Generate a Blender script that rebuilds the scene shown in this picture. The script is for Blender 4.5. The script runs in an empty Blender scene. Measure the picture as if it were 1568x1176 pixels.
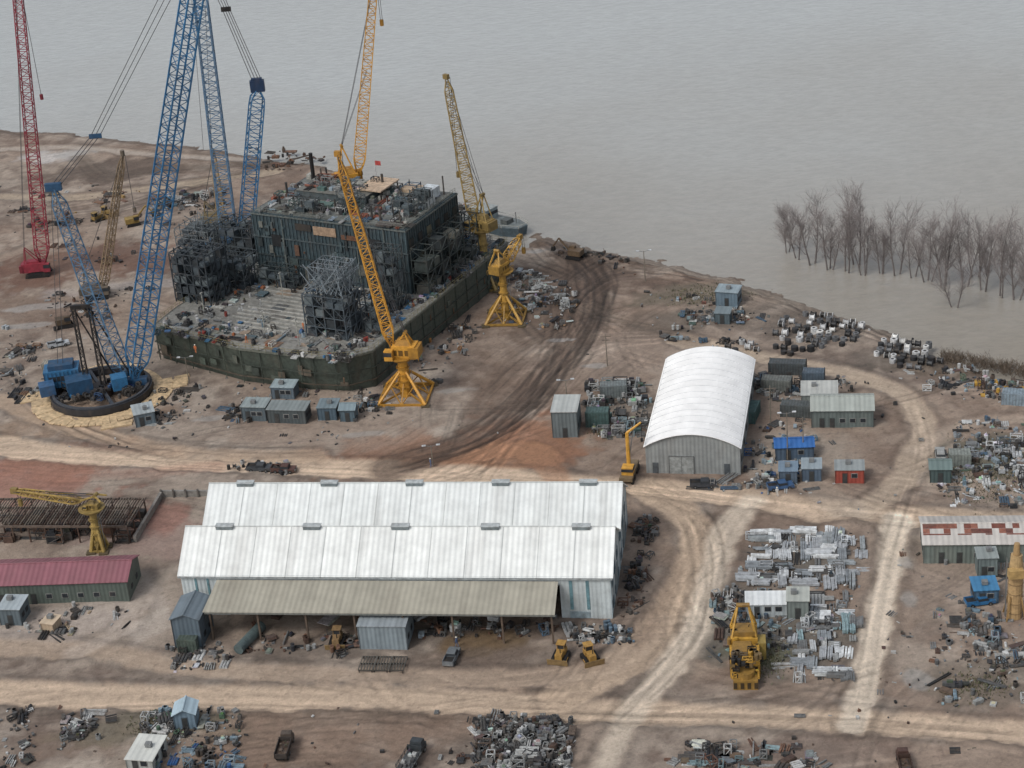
import bpy, math, random
import numpy as np
from mathutils import Vector, Matrix
random.seed(11)
R = random.random
def U(a,b): return a+(b-a)*random.random()
# ------------------------------------------------------------------ survey frame
H=168.0; PT=math.radians(26); F=3000.0; RL=math.radians(5)
cp,sp,cr,sr=math.cos(PT),math.sin(PT),math.cos(RL),math.sin(RL)
def ray(u,v):
    xc=(u-784)/F; yc=(588-v)/F
    a=xc*cr+yc*sr; b=-xc*sr+yc*cr
    return (a, cp+b*sp, -sp+b*cp)
def G(u,v,z=0.0):
    d=ray(u,v); t=(H-z)/(-d[2]); return Vector((d[0]*t,d[1]*t,z))
def PY(u,v,y):
    d=ray(u,v); t=y/d[1]; return Vector((d[0]*t,y,H+d[2]*t))
def P2px(p):
    a=p[0];  fy=p[1]*cp+(H-p[2])*sp; up=p[1]*sp-(H-p[2])*cp; xl,yl=a/fy,up/fy
    return (784+F*(xl*cr-yl*sr),588-F*(xl*sr+yl*cr))
def ZROW(p,row):
    lo,hi=-5,80
    for _ in range(40):
        m=(lo+hi)/2
        if P2px((p[0],p[1],m))[1]>row: lo=m
        else: hi=m
    return lo
def HG(u,v0,v1):
    return ZROW(G(u,v0),v1)
def lin(c):
    return tuple(((x/255/12.92) if x/255<=0.04045 else ((x/255+0.055)/1.055)**2.4) for x in c)
def col(c,j=0.0):
    l=lin(c); k=1+U(-j,j); return (l[0]*k,l[1]*k,l[2]*k,1.0)
# ------------------------------------------------------------------ materials
def nodes(m):
    m.use_nodes=True; nt=m.node_tree; nt.nodes.clear(); return nt
def paint(name,rough=0.6,metal=0.0,grime=0.45,rust=0.25,stripe=None,scale=1.2,sfreq=9.0,sstr=0.5):
    m=bpy.data.materials.new(name); nt=nodes(m); N=nt.nodes.new; L=nt.links.new
    o=N('ShaderNodeOutputMaterial'); b=N('ShaderNodeBsdfPrincipled'); L(b.outputs[0],o.inputs[0])
    at=N('ShaderNodeAttribute'); at.attribute_name='Col'
    tc=N('ShaderNodeTexCoord')
    n1=N('ShaderNodeTexNoise'); n1.inputs['Scale'].default_value=scale; n1.inputs['Detail'].default_value=6; n1.inputs['Roughness'].default_value=0.7
    L(tc.outputs['Object'],n1.inputs['Vector'])
    mr=N('ShaderNodeMapRange'); mr.inputs[1].default_value=0.35; mr.inputs[2].default_value=0.65; mr.inputs[3].default_value=1-grime; mr.inputs[4].default_value=1.08
    L(n1.outputs[0],mr.inputs[0])
    mx=N('ShaderNodeMix'); mx.data_type='RGBA'; mx.blend_type='MULTIPLY'; mx.inputs[0].default_value=1
    L(at.outputs['Color'],mx.inputs[6]); L(mr.outputs[0],mx.inputs[7])
    n2=N('ShaderNodeTexNoise'); n2.inputs['Scale'].default_value=scale*0.6; n2.inputs['Detail'].default_value=8
    mp=N('ShaderNodeMapping'); mp.inputs['Scale'].default_value=(1.0,0.8,0.35) if stripe!='x' else (1.0,0.18,0.5); mp.inputs['Location'].default_value=(7,3,1)
    L(tc.outputs['Object'],mp.inputs['Vector']); L(mp.outputs[0],n2.inputs['Vector'])
    m2=N('ShaderNodeMapRange'); m2.inputs[1].default_value=0.52; m2.inputs[2].default_value=0.72; m2.inputs[3].default_value=0; m2.inputs[4].default_value=rust
    L(n2.outputs[0],m2.inputs[0])
    mx2=N('ShaderNodeMix'); mx2.data_type='RGBA'; L(m2.outputs[0],mx2.inputs[0]); L(mx.outputs[2],mx2.inputs[6]); mx2.inputs[7].default_value=(0.13,0.095,0.07,1)
    last=mx2.outputs[2]
    if stripe:
        sx=N('ShaderNodeSeparateXYZ'); L(tc.outputs['Object'],sx.inputs[0])
        if stripe=='x': src=sx.outputs[0]
        else:
            ad=N('ShaderNodeMath'); ad.operation='ADD'; L(sx.outputs[0],ad.inputs[0]); L(sx.outputs[1],ad.inputs[1]); src=ad.outputs[0]
        mu=N('ShaderNodeMath'); mu.operation='MULTIPLY'; mu.inputs[1].default_value=sfreq; L(src,mu.inputs[0])
        si=N('ShaderNodeMath'); si.operation='SINE'; L(mu.outputs[0],si.inputs[0])
        bp=N('ShaderNodeBump'); bp.inputs['Strength'].default_value=sstr; bp.inputs['Distance'].default_value=0.06
        L(si.outputs[0],bp.inputs['Height']); L(bp.outputs[0],b.inputs['Normal'])
        fl=N('ShaderNodeMath'); fl.operation='SNAP'; fl.inputs[1].default_value=1.1; L(src,fl.inputs[0])
        wn=N('ShaderNodeTexWhiteNoise'); wn.noise_dimensions='1D'; L(fl.outputs[0],wn.inputs['W'])
        m3=N('ShaderNodeMapRange'); m3.inputs[3].default_value=0.9; m3.inputs[4].default_value=1.03; L(wn.outputs[0],m3.inputs[0])
        mx3=N('ShaderNodeMix'); mx3.data_type='RGBA'; mx3.blend_type='MULTIPLY'; mx3.inputs[0].default_value=1
        L(last,mx3.inputs[6]); L(m3.outputs[0],mx3.inputs[7]); last=mx3.outputs[2]
    L(last,b.inputs['Base Color']); b.inputs['Roughness'].default_value=rough; b.inputs['Metallic'].default_value=metal
    return m
M_PAINT=paint('weathered_paint')
M_CRANE=paint('crane_paint',rough=0.55,grime=0.35,rust=0.25)
M_JUNK=paint('scrap_metal',rough=0.65,grime=0.5,rust=0.5,scale=2.0)
M_WALL=paint('corrugated_wall',rough=0.55,grime=0.2,rust=0.2,stripe='xy',scale=0.5)
M_ROOF=paint('corrugated_roof',rough=0.5,grime=0.12,rust=0.16,stripe='x',scale=0.35,sfreq=7)
M_CLEAN=paint('membrane_roof',rough=0.6,grime=0.07,rust=0.06,scale=0.3)
def plain(name,c,rough=0.6,metal=0):
    m=bpy.data.materials.new(name); nt=nodes(m); o=nt.nodes.new('ShaderNodeOutputMaterial'); b=nt.nodes.new('ShaderNodeBsdfPrincipled')
    nt.links.new(b.outputs[0],o.inputs[0]); b.inputs['Roughness'].default_value=rough; b.inputs['Metallic'].default_value=metal
    n=nt.nodes.new('ShaderNodeTexNoise'); n.inputs['Scale'].default_value=3; r=nt.nodes.new('ShaderNodeValToRGB')
    r.color_ramp.elements[0].color=(c[0]*.7,c[1]*.7,c[2]*.7,1); r.color_ramp.elements[1].color=(min(1,c[0]*1.3),min(1,c[1]*1.3),min(1,c[2]*1.3),1)
    nt.links.new(n.outputs[0],r.inputs[0]); nt.links.new(r.outputs[0],b.inputs['Base Color']); return m
M_BARK=paint('grey_bark',rough=.9,grime=.25,rust=.0)
# ------------------------------------------------------------------ mesh builder
BOXF=[(0,3,2,1),(4,5,6,7),(0,1,5,4),(1,2,6,5),(2,3,7,6),(3,0,4,7)]
class MB:
    def __init__(s,M=None): s.v=[];s.f=[];s.c=[];s.M=M
    def add(s,vs,fs,c):
        n=len(s.v)
        if s.M is not None: vs=[tuple(s.M@Vector(q)) for q in vs]
        s.v.extend(vs); s.f.extend([tuple(i+n for i in f) for f in fs]); s.c.extend([c]*len(vs))
    def box(s,x,y,z,w,d,h,c,rz=0.0,tx=0.0,top=1.0):
        ca,sa=math.cos(rz),math.sin(rz); vs=[]
        for zz,k in ((0,1.0),(h,top)):
            for dx,dy in ((-.5,-.5),(.5,-.5),(.5,.5),(-.5,.5)):
                lx=dx*w*k+tx*zz; ly=dy*d*k
                vs.append((x+lx*ca-ly*sa,y+lx*sa+ly*ca,z+zz))
        s.add(vs,BOXF,c)
    def tube(s,a,b,r,c,n=4,r2=None,flat=1.0):
        ax,ay,az=a[0],a[1],a[2]; bx,by,bz=b[0],b[1],b[2]
        dx,dy,dz=bx-ax,by-ay,bz-az; l=math.sqrt(dx*dx+dy*dy+dz*dz)
        if l<1e-5: return
        dx/=l;dy/=l;dz/=l
        if abs(dz)<0.95: px,py,pz=-dy,dx,0.0
        else: px,py,pz=0.0,-dz,dy
        q=math.sqrt(px*px+py*py+pz*pz); px/=q;py/=q;pz/=q
        qx,qy,qz=dy*pz-dz*py,dz*px-dx*pz,dx*py-dy*px
        if r2 is None: r2=r
        vs=[]
        for (ox,oy,oz,rr) in ((ax,ay,az,r),(bx,by,bz,r2)):
            for i in range(n):
                t=2*math.pi*(i+0.5)/n; cc=math.cos(t)*rr; ss=math.sin(t)*rr*flat
                vs.append((ox+px*cc+qx*ss,oy+py*cc+qy*ss,oz+pz*cc+qz*ss))
        fs=[(i,(i+1)%n,n+(i+1)%n,n+i) for i in range(n)]
        if n>3 or r>0.1: fs+= [tuple(range(n-1,-1,-1)),tuple(range(n,2*n))]
        s.add(vs,fs,c)
    def ring(s,x,y,z,r0,r1,h,c,n=40):
        vs=[];fs=[]
        for i in range(n):
            t=2*math.pi*i/n; a,b=math.cos(t),math.sin(t)
            vs+=[(x+a*r0,y+b*r0,z),(x+a*r1,y+b*r1,z),(x+a*r1,y+b*r1,z+h),(x+a*r0,y+b*r0,z+h)]
        for i in range(n):
            j=(i+1)%n
            for k in range(4):
                k2=(k+1)%4; fs.append((i*4+k,j*4+k,j*4+k2,i*4+k2))
        s.add(vs,fs,c)
    def prism(s,pts,z0,z1,c,inset=None):
        n=len(pts); ip=inset or pts
        vs=[(q[0],q[1],z0) for q in ip]+[(q[0],q[1],z1) for q in pts]
        fs=[(i,(i+1)%n,n+(i+1)%n,n+i) for i in range(n)]+[tuple(range(n-1,-1,-1)),tuple(range(n,2*n))]
        s.add(vs,fs,c)
    def quad(s,a,b,c_,d,c): s.add([tuple(a),tuple(b),tuple(c_),tuple(d)],[(0,1,2,3)],c)
    def slab(s,a,b,c_,d,t,c):
        a,b,c_,d=[Vector(q) for q in (a,b,c_,d)]
        n=(b-a).cross(d-a).normalized()*t
        s.add([tuple(q-n) for q in (a,b,c_,d)]+[tuple(q) for q in (a,b,c_,d)],BOXF,c)
    def lattice(s,p0,p1,w0,w1,n,c,rc=0.13,rl=0.07,tap=0.1,depth=1.0):
        p0=Vector(p0);p1=Vector(p1); ax=(p1-p0); L=ax.length; ax/=L
        side=ax.cross(Vector((0,0,1)));
        if side.length<0.2: side=ax.cross(Vector((0,1,0)))
        side.normalize(); up=side.cross(ax).normalized()
        prev=None; c0=c
        for i in range(n+1):
            t=i/n; w=w0+(w1-w0)*t
            if tap: w*=max(0.25,min(1,t/tap,(1-t)/tap))
            c=tuple(q*(.82+.3*((i//3*7919)%10)/10) for q in c0[:3])+(1,)
            o=p0+ax*(L*t)
            cs=[o+side*(a*w/2)+up*(b*w/2*depth) for a,b in ((-1,-1),(1,-1),(1,1),(-1,1))]
            if prev:
                for k in range(4):
                    s.tube(prev[k],cs[k],rc,c,4)
                    k2=(k+1)%4
                    if i%2: s.tube(prev[k],cs[k2],rl,c,3)
                    else: s.tube(prev[k2],cs[k],rl,c,3)
            for k in range(4): s.tube(cs[k],cs[(k+1)%4],rl,c,3)
            prev=cs
    def scaffold(s,x,y,z,w,d,h,nx,ny,nz,c,r=0.14,fill=0.25,fc=None,brace=0.6):
        X=[x+w*(i/nx-.5) for i in range(nx+1)];Y=[y+d*(i/ny-.5) for i in range(ny+1)];Z=[z+h*i/nz for i in range(nz+1)]
        for a in X:
            for b in Y: s.tube((a,b,z),(a,b,z+h+U(-.4,.6)),r,c)
        for k in Z[1:]:
            for a in X: s.tube((a,Y[0],k),(a,Y[-1],k),r*.8,c)
            for b in Y: s.tube((X[0],b,k),(X[-1],b,k),r*.8,c)
        for k in range(nz):
            for i in range(nx):
                for b in (Y[0],Y[-1]):
                    if R()<brace: s.tube((X[i],b,Z[k]),(X[i+1],b,Z[k+1]),r*.6,c,3)
            for i in range(ny):
                for a in (X[0],X[-1]):
                    if R()<brace: s.tube((a,Y[i],Z[k]),(a,Y[i+1],Z[k+1]),r*.6,c,3)
            for i in range(nx):
                for j in range(ny):
                    if R()<fill:
                        s.box((X[i]+X[i+1])/2,(Y[j]+Y[j+1])/2,Z[k]+.05,w/nx*.8,d/ny*.8,h/nz*U(.3,.9),random.choice(fc))
    def obj(s,name,mat,parent=None,loc=(0,0,0),rz=0.0,origin=None,smooth=False):
        me=bpy.data.meshes.new(name); vs=s.v
        if origin is not None: vs=[(a-origin[0],b-origin[1],c-origin[2]) for a,b,c in vs]
        me.from_pydata(vs,[],s.f)
        if len(s.c):
            at=me.color_attributes.new('Col','FLOAT_COLOR','POINT')
            at.data.foreach_set('color',np.array(s.c,dtype=np.float32).ravel())
        me.materials.append(mat); me.update()
        if smooth: me.polygons.foreach_set('use_smooth',[True]*len(me.polygons))
        o=bpy.data.objects.new(name,me); bpy.context.scene.collection.objects.link(o)
        if parent: o.parent=parent
        else:
            o.location=origin if origin is not None else loc; o.rotation_euler=(0,0,rz)
        return o
def group(name,parts,loc,rz=0.0,world=False):
    e=bpy.data.objects.new(name,None); e.empty_display_size=2; bpy.context.scene.collection.objects.link(e)
    e.location=loc; e.rotation_euler=(0,0,rz)
    for k,(mb,mat) in parts.items():
        if mb.v: mb.obj(k,mat,parent=e,origin=loc if world else None)
    return e
WIN=col((38,44,50)); DARK=col((35,34,33)); STEEL=col((120,122,122)); BLACK=col((28,28,29))
# ------------------------------------------------------------------ GROUND
def smooth_line(px,step=2.5):
    P=[G(*q).xy for q in px]; P=[P[0]*2-P[1]]+P+[P[-1]*2-P[-2]]; out=[]
    for i in range(1,len(P)-2):
        a,b,c,d=P[i-1],P[i],P[i+1],P[i+2]; n=max(2,int((c-b).length/step))
        for k in range(n):
            t=k/n; out.append(0.5*((2*b)+(c-a)*t+(2*a-5*b+4*c-d)*t*t+(3*b-a-3*c+d)*t*t*t))
    out.append(P[-2]); return np.array([(q[0],q[1]) for q in out])
st=0.34
xi=np.arange(-160,108,st); yi=np.arange(202,556,st)
def ext(a,sgn,lim):
    out=[];d=st
    while abs(a)<lim: d*=1.25; a+=sgn*d; out.append(a)
    return out
xs=np.array(ext(xi[0],-1,5000)[::-1]+list(xi)+ext(xi[-1],1,5000)); ys=np.array(ext(yi[0],-1,4000)[::-1]+list(yi)+ext(yi[-1],1,7000))
NX,NY=len(xs),len(ys)
GX,GY=np.meshgrid(xs,ys)
def vnoise(x,y,sc,seed):
    r=np.random.default_rng(seed); T=r.random((256,256)).astype(np.float32)
    a=x/sc;b=y/sc; i=np.floor(a).astype(int);j=np.floor(b).astype(int); fx=a-i;fy=b-j
    fx=fx*fx*(3-2*fx);fy=fy*fy*(3-2*fy)
    g=lambda p,q:T[q%256,p%256]
    return (g(i,j)*(1-fx)+g(i+1,j)*fx)*(1-fy)+(g(i,j+1)*(1-fx)+g(i+1,j+1)*fx)*fy
def fbm(x,y,sc,seed,o=4):
    s=0;a=1;t=0
    for k in range(o): s=s+a*vnoise(x*.94+y*.34+13*k,y*.94-x*.34+7*k,sc/2**k,seed+k); t+=a; a*=.55
    return s/t
def dist(line,margin):
    D=np.full(GX.shape,1e6,np.float32); S=np.zeros(GX.shape,np.float32); LAT=np.zeros(GX.shape,np.float32); acc=0
    for a,b in zip(line[:-1],line[1:]):
        x0,x1=min(a[0],b[0])-margin,max(a[0],b[0])+margin;y0,y1=min(a[1],b[1])-margin,max(a[1],b[1])+margin
        i0,i1=np.searchsorted(xs,[x0,x1]);j0,j1=np.searchsorted(ys,[y0,y1])
        d=b-a;l=np.hypot(*d)+1e-9
        if i1>i0 and j1>j0:
            X=GX[j0:j1,i0:i1]-a[0];Y=GY[j0:j1,i0:i1]-a[1]
            t=np.clip((X*d[0]+Y*d[1])/l/l,0,1); dd=np.hypot(X-t*d[0],Y-t*d[1]); lat=(X*d[1]-Y*d[0])/l
            sub=D[j0:j1,i0:i1]; m=dd<sub
            sub[m]=dd[m]; S[j0:j1,i0:i1][m]=(acc+t*l)[m]; LAT[j0:j1,i0:i1][m]=np.where(lat>0,dd,-dd)[m]
        acc+=l
    return D,S,LAT
def sstep(e0,e1,x):
    t=np.clip((x-e0)/(e1-e0),0,1); return t*t*(3-2*t)
shore_px=[(-700,110),(-300,150),(0,192),(100,197),(200,209),(330,223),(440,240),(510,252),(600,288),(680,330),(750,366),(793,374),(806,366),(822,352),(870,361),(930,379),(1000,391),(1100,413),(1200,446),(1300,476),(1380,507),(1430,532),(1500,556),(1568,577),(1700,615),(1900,680)]
SH=smooth_line(shore_px,2.0)
D,_,_=dist(SH,60)
poly=np.vstack([SH,[[6000,SH[-1][1]-900],[6000,-6000],[-6000,-6000],[-6000,SH[0][1]+800]]])
inside=np.zeros(GX.shape,bool)
n=len(poly);j=n-1
for i in range(n):
    a,b=poly[i],poly[j]
    if a[1]!=b[1]:
        c=((a[1]>GY)!=(b[1]>GY))&(GX<(b[0]-a[0])*(GY-a[1])/(b[1]-a[1])+a[0]); inside^=c
    j=i
D=np.minimum(D,60); SD=np.where(inside,D,-D)
nA=fbm(GX,GY,14,1); nB=fbm(GX,GY,3.0,20,4); nC=fbm(GX,GY,45,40,3); nD=fbm(GX,GY,1.1,60,2)
SD2=SD+(nB-.5)*3.0+(nA-.5)*3
Z=-3.2+3.2*sstep(-9,7,SD2)+ (nA-.5)*0.4*sstep(3,10,SD2)+(nB-.5)*0.28
Z=np.where(GY>1600,np.maximum(Z,-3+5*sstep(1600,1700,GY)),Z)
def LC(c): return np.array(lin(c))
COL=np.zeros(GX.shape+(3,),np.float32)
k=sstep(.32,.68,nA*.5+nB*.5)[...,None]; COL[:]=LC((153,140,127))*k+LC((110,96,86))*(1-k)
k=sstep(.4,.62,nC)[...,None]; COL[:]=COL*(1-.4*k)+LC((130,107,90))*.4*k
k=sstep(.55,.75,fbm(GX,GY,8,300))[...,None]; COL[:]=COL*(1-.4*k)+LC((178,167,154))*.4*k
k=sstep(.58,.72,fbm(GX,GY,6,340))[...,None]; COL[:]=COL*(1-.45*k)+LC((96,82,73))*.45*k
WET=np.zeros(GX.shape,np.float32)
def area(u,v,r,c,s,wet=0,asp=1.0,hard=.55):
    p=G(u,v); d=np.hypot((GX-p.x)/asp,GY-p.y)/r+(nB-.5)*1.1+(nA-.5)*1.1
    k=(sstep(1.1,hard,d)*s); COL[:]=COL*(1-k[...,None])+LC(c)*k[...,None]
    if wet: WET[:]=np.maximum(WET,k*wet)
area(40,745,12,(152,108,92),.75,asp=1.7); area(150,700,9,(146,108,88),.45,asp=2)
area(640,690,9,(142,106,84),.7,asp=2.5); area(780,676,12,(138,98,74),.75,asp=1.5); area(720,700,7,(158,120,92),.6,asp=2)
area(140,400,17,(106,78,65),.8,asp=1.6); area(330,240,10,(104,88,76),.6,asp=3); area(180,260,10,(88,76,68),.65,asp=2); area(60,470,12,(116,96,82),.6,asp=1.6)
area(850,500,13,(104,88,76),.75); area(900,430,14,(92,76,66),.8,asp=1.5); area(780,590,10,(108,92,80),.65); area(930,400,9,(90,75,64),.65,asp=3)
area(120,640,10,(146,124,104),.6,asp=2); area(180,925,8,(172,160,149),.8,asp=1.4); area(100,955,7,(170,158,148),.75,asp=2.5); area(970,900,8,(144,130,118),.6)
area(230,960,6,(176,165,154),.75); area(260,820,8,(158,136,126),.6,asp=2);area(250,790,6,(150,106,92),.6)
area(1400,1000,7,(152,139,126),.7); area(1480,900,10,(162,147,133),.55); area(1230,690,11,(158,147,134),.65); area(1040,1000,7,(168,151,134),.6)
area(500,660,9,(150,134,120),.5,asp=3); area(1150,600,10,(130,118,107),.6,asp=2); area(1000,540,13,(144,129,116),.6,asp=2)
area(80,240,6,(190,187,184),.65,.5,asp=2); area(1250,1150,8,(114,98,88),.65,asp=3); area(500,1120,9,(136,114,97),.6,asp=4)
area(180,440,4,(172,165,160),.5,.4,asp=5); area(560,990,5,(94,85,77),.65,asp=6); area(730,985,3,(110,90,64),.7,.6,asp=2.5)
area(690,1020,4,(104,92,82),.6,.4,asp=6); area(1190,480,8,(118,107,97),.6,asp=3)
for q in [(1150,950,11),(1225,850,8),(1250,980,9),(1270,860,7),(1120,980,6),(1190,1010,7)]: area(q[0],q[1],q[2],(100,95,87),.7)
area(1510,700,11,(96,95,82),.75,asp=.9); area(1080,450,6,(100,95,82),.6,asp=3); area(240,1110,6,(106,102,86),.6,asp=2); area(1170,1000,5,(90,96,74),.5); area(1480,548,6,(94,82,68),.85,asp=3)
area(1500,1040,8,(104,97,87),.6,asp=1.3); area(800,1150,8,(90,84,77),.7,asp=1.5); area(1290,500,7,(96,89,82),.6,asp=2.4); area(1390,545,7,(96,89,82),.6,asp=1.5); area(940,630,6,(100,95,88),.6,asp=1.4); area(1090,485,7,(104,95,85),.6,asp=2.5); area(970,880,5,(92,80,71),.6)
TAN=(190,169,147); LT=(200,186,168)
ROADS=[([(-700,560),(-200,650),(0,682),(150,700),(300,710),(560,718),(720,727),(860,738),(1000,748),(1150,764),(1300,785),(1450,793),(1568,800),(1750,808),(2300,850)],6.2,TAN,.95,1),
 ([(-700,1040),(-200,1052),(0,1060),(250,1068),(560,1068),(760,1078),(950,1092),(1200,1100),(1400,1112),(1568,1125),(1750,1140),(2300,1200)],5.8,TAN,.95,1),
 ([(985,752),(1045,785),(1066,830),(1046,900),(1004,970),(950,1022),(860,1070)],6.5,(182,161,139),.9,1),
 ([(1150,768),(1112,810),(1090,880),(1064,960),(1020,1030),(965,1090),(925,1180),(890,1300)],4.2,LT,.75,1),
 ([(1372,795),(1362,860),(1347,940),(1326,1040),(1308,1110)],4.6,LT,1.,1),
 ([(-100,985),(150,1000),(300,1024),(600,1038),(800,1040),(930,1020),(1010,950)],4.6,(168,149,130),.75,0),
 ([(1320,785),(1376,740),(1405,690),(1412,645),(1375,602),(1290,572),(1180,552),(1040,520)],5,(176,159,140),.85,1),
 ([(1405,690),(1480,650),(1600,640)],4,(168,152,136),.6,0),
 ([(830,358),(900,374),(1000,396),(1100,420),(1200,452),(1300,482),(1400,516),(1480,552)],4.8,(170,159,146),.85,1),
 ([(-50,300),(100,303),(200,292),(330,275),(420,262)],4,(164,149,130),.8,0),
 ([(-50,232),(100,226),(250,238),(400,245)],3.5,(170,160,149),.7,0),
 ([(-60,420),(40,380),(100,350),(230,320)],3,(146,130,116),.6,0),
 ([(0,612),(60,640),(160,668),(300,694),(480,700)],5,(172,150,128),.7,0),
 ([(640,705),(800,690),(860,738)],5,(150,112,86),.6,0),
 ([(180,870),(210,900),(190,960),(120,1000)],4,(172,159,147),.6,0),
 ([(1200,690),(1240,740),(1300,780)],6,(162,149,134),.5,0)]
RM=np.zeros(GX.shape,np.float32)
for px,w,c,s,main in ROADS:
    D_,S_,L_=dist(smooth_line(px),w*1.6)
    e=D_+(nB-.5)*2.0+(nA-.5)*2.6
    k=sstep(w*.5+.9,w*.5-.9,e)*s
    rut=vnoise(L_*1.0,S_*0.012,0.5,77+int(w*10)); rut2=vnoise(L_,S_*.01,1.6,177)
    tone=(.80+.2*rut+.22*rut2)[...,None]
    COL[:]=COL*(1-k[...,None])+LC(c)*tone*k[...,None]
    k2=sstep(1.3,.0,abs(e-(w*.5+1.0)))*s; COL[:]*=(1-.25*k2*(.5+nB))[...,None]; Z+=k2*.35*nB
    Z-= k*(.04+.08*(rut-.5))
    if main: RM=np.maximum(RM,sstep(w*.5+.6,w*.5-.6,e))
for px,w,c,s in [([(600,716),(720,668),(790,622),(848,562),(893,500),(905,440),(884,398),(836,368)],8,(86,71,61),.72),([(690,690),(740,610),(790,540),(850,500)],5,(98,81,69),.55),([(900,470),(980,500),(1060,520)],5,(110,96,84),.5),([(0,720),(120,730),(330,715)],5,(142,102,86),.4),([(120,240),(160,270),(230,262),(400,250)],6,(80,69,60),.6),([(960,770),(1030,860),(980,980)],3,(126,106,90),.4)]:
    D_,S_,L_=dist(smooth_line(px),w*1.4); e=D_+(nB-.5)*2+(nA-.5)*3
    k=sstep(w*.5+1.5,w*.5-1.5,e)*s; rut=vnoise(L_,S_*.012,.55,311)
    tone=(.62+.85*rut)[...,None]; COL[:]=COL*(1-k[...,None])+LC(c)*tone*k[...,None]; Z-=k*.16*(rut-.3); WET[:]=np.maximum(WET,k*.4*(rut<.35))
for (u,v,r,a_) in [(1392,920,2.6,.5),(1404,1040,2.2,.8),(1385,860,1.6,.6),(60,470,1.6,4),(120,236,2.4,3),(700,598,1.2,3),(330,640,1.0,4),(860,520,1.0,3),(1080,590,1.0,4),(30,500,1.4,4),(820,385,1.8,2.5),(905,560,.9,3),(560,664,.9,5),(1240,610,1,3)]:
    area(u,v,r*1.3,(150,146,140),.6,.9,asp=a_,hard=.6)
rr=random.Random(5)
def stamp(l,kcol,sig=.27):
    l=np.array(l)
    for n_,(A,B) in enumerate(zip(l[:-1],l[1:])):
        x0,x1=min(A[0],B[0])-.8,max(A[0],B[0])+.8;y0,y1=min(A[1],B[1])-.8,max(A[1],B[1])+.8
        i0,i1=np.searchsorted(xs,[x0,x1]);j0,j1=np.searchsorted(ys,[y0,y1])
        if i1<=i0 or j1<=j0: continue
        d=B-A;ll=np.hypot(*d)+1e-6; X=GX[j0:j1,i0:i1]-A[0];Y=GY[j0:j1,i0:i1]-A[1]
        t=(X*d[0]+Y*d[1])/ll/ll; dd=np.abs(X*d[1]-Y*d[0])/ll; fade=min(1,n_/4,(len(l)-n_)/4)
        g=np.exp(-(dd/sig)**2)*((t>=0)&(t<1))*fade; COL[j0:j1,i0:i1]*=(1+kcol*g)[...,None]; Z[j0:j1,i0:i1]-=.05*g
def track(x,y,ang,length,curv,kcol,wdt=1.9):
    p=(x,y); a=ang; pts=[[],[]]
    for i in range(int(length/1.8)):
        pts[0].append((p[0]-math.sin(a)*wdt/2,p[1]+math.cos(a)*wdt/2)); pts[1].append((p[0]+math.sin(a)*wdt/2,p[1]-math.cos(a)*wdt/2))
        p=(p[0]+math.cos(a)*1.8,p[1]+math.sin(a)*1.8); a+=curv*1.8
    for l in pts: stamp(l,kcol)
def tracks(u0,v0,u1,v1,n,ang,spread,dark=-.2):
    for _ in range(max(1,n//4)):
        a=ang+rr.uniform(-spread,spread)+(math.pi if rr.random()<.5 else 0); cv=rr.uniform(-.035,.035); p=G(rr.uniform(u0,u1),rr.uniform(v0,v1)); L_=rr.uniform(16,48)
        for k in range(rr.choice([2,3,4])):
            o=rr.uniform(-3,3); track(p.x-math.sin(a)*o,p.y+math.cos(a)*o,a+rr.uniform(-.05,.05),L_*rr.uniform(.7,1.1),cv+rr.uniform(-.004,.004),dark*rr.uniform(.4,1.2) if rr.random()<.65 else .14)
tracks(0,1090,1560,1170,64,-.1,.5,-.2); tracks(640,560,900,720,50,.9,.5,-.28); tracks(840,400,960,560,50,1.6,.6,-.28); tracks(0,610,640,720,44,-.12,.3,-.18)
tracks(0,200,420,330,45,-.1,.6,-.22); tracks(0,330,230,560,40,.6,.9,-.2); tracks(960,740,1120,1060,40,1.3,.4,-.18); tracks(1000,520,1200,640,28,-.2,.6,-.2); tracks(1370,820,1560,1100,36,.4,.8,-.2)
tracks(1150,600,1420,790,40,-.3,.8,-.18); tracks(0,970,950,1070,44,-.1,.2,-.18); tracks(900,370,1400,500,35,-.5,.2); tracks(0,700,330,800,30,-.1,.4,-.2); tracks(880,450,1150,520,30,-.3,.5)
# wheel lines fanning along the haul routes
def fan(px,n,ju,jv,dark):
    for _ in range(n):
        k0=rr.choice([0,0,1]); k1=len(px)-rr.choice([0,0,1]); sub=px[k0:k1]
        if len(sub)<3: sub=px
        du,dv=rr.gauss(0,ju),rr.gauss(0,jv)
        l=smooth_line([(a+du+rr.gauss(0,ju*.35),b+dv+rr.gauss(0,jv*.35)) for a,b in sub],1.8)
        d=np.gradient(l,axis=0); d/=np.hypot(d[:,0],d[:,1])[:,None]+1e-6; nn=np.stack([-d[:,1],d[:,0]],1)
        kk=dark*rr.uniform(.5,1.2) if rr.random()<.7 else .2
        stamp(l+nn*.95,kk,.3); stamp(l-nn*.95,kk,.3)
fan([(560,722),(700,690),(790,640),(850,575),(895,505),(910,445),(890,400),(840,370)],18,16,9,-.32)
fan([(640,730),(740,690),(800,620),(840,560),(900,520),(1000,510)],9,18,10,-.28)
fan([(740,720),(790,650),(850,580),(880,480),(940,420),(1040,415)],8,16,9,-.28)
fan([(930,1100),(1000,1040),(1060,960),(1080,860),(1060,790),(980,745)],10,14,8,-.2)
fan([(0,1100),(300,1085),(700,1095),(950,1100),(1300,1110),(1560,1130)],7,5,5,-.2)
fan([(0,690),(300,712),(700,728),(1000,750),(1300,785),(1560,800)],6,3,4,-.2)
fan([(1320,1110),(1340,1000),(1360,880),(1390,780),(1420,690),(1400,610)],6,6,6,-.2)
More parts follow.
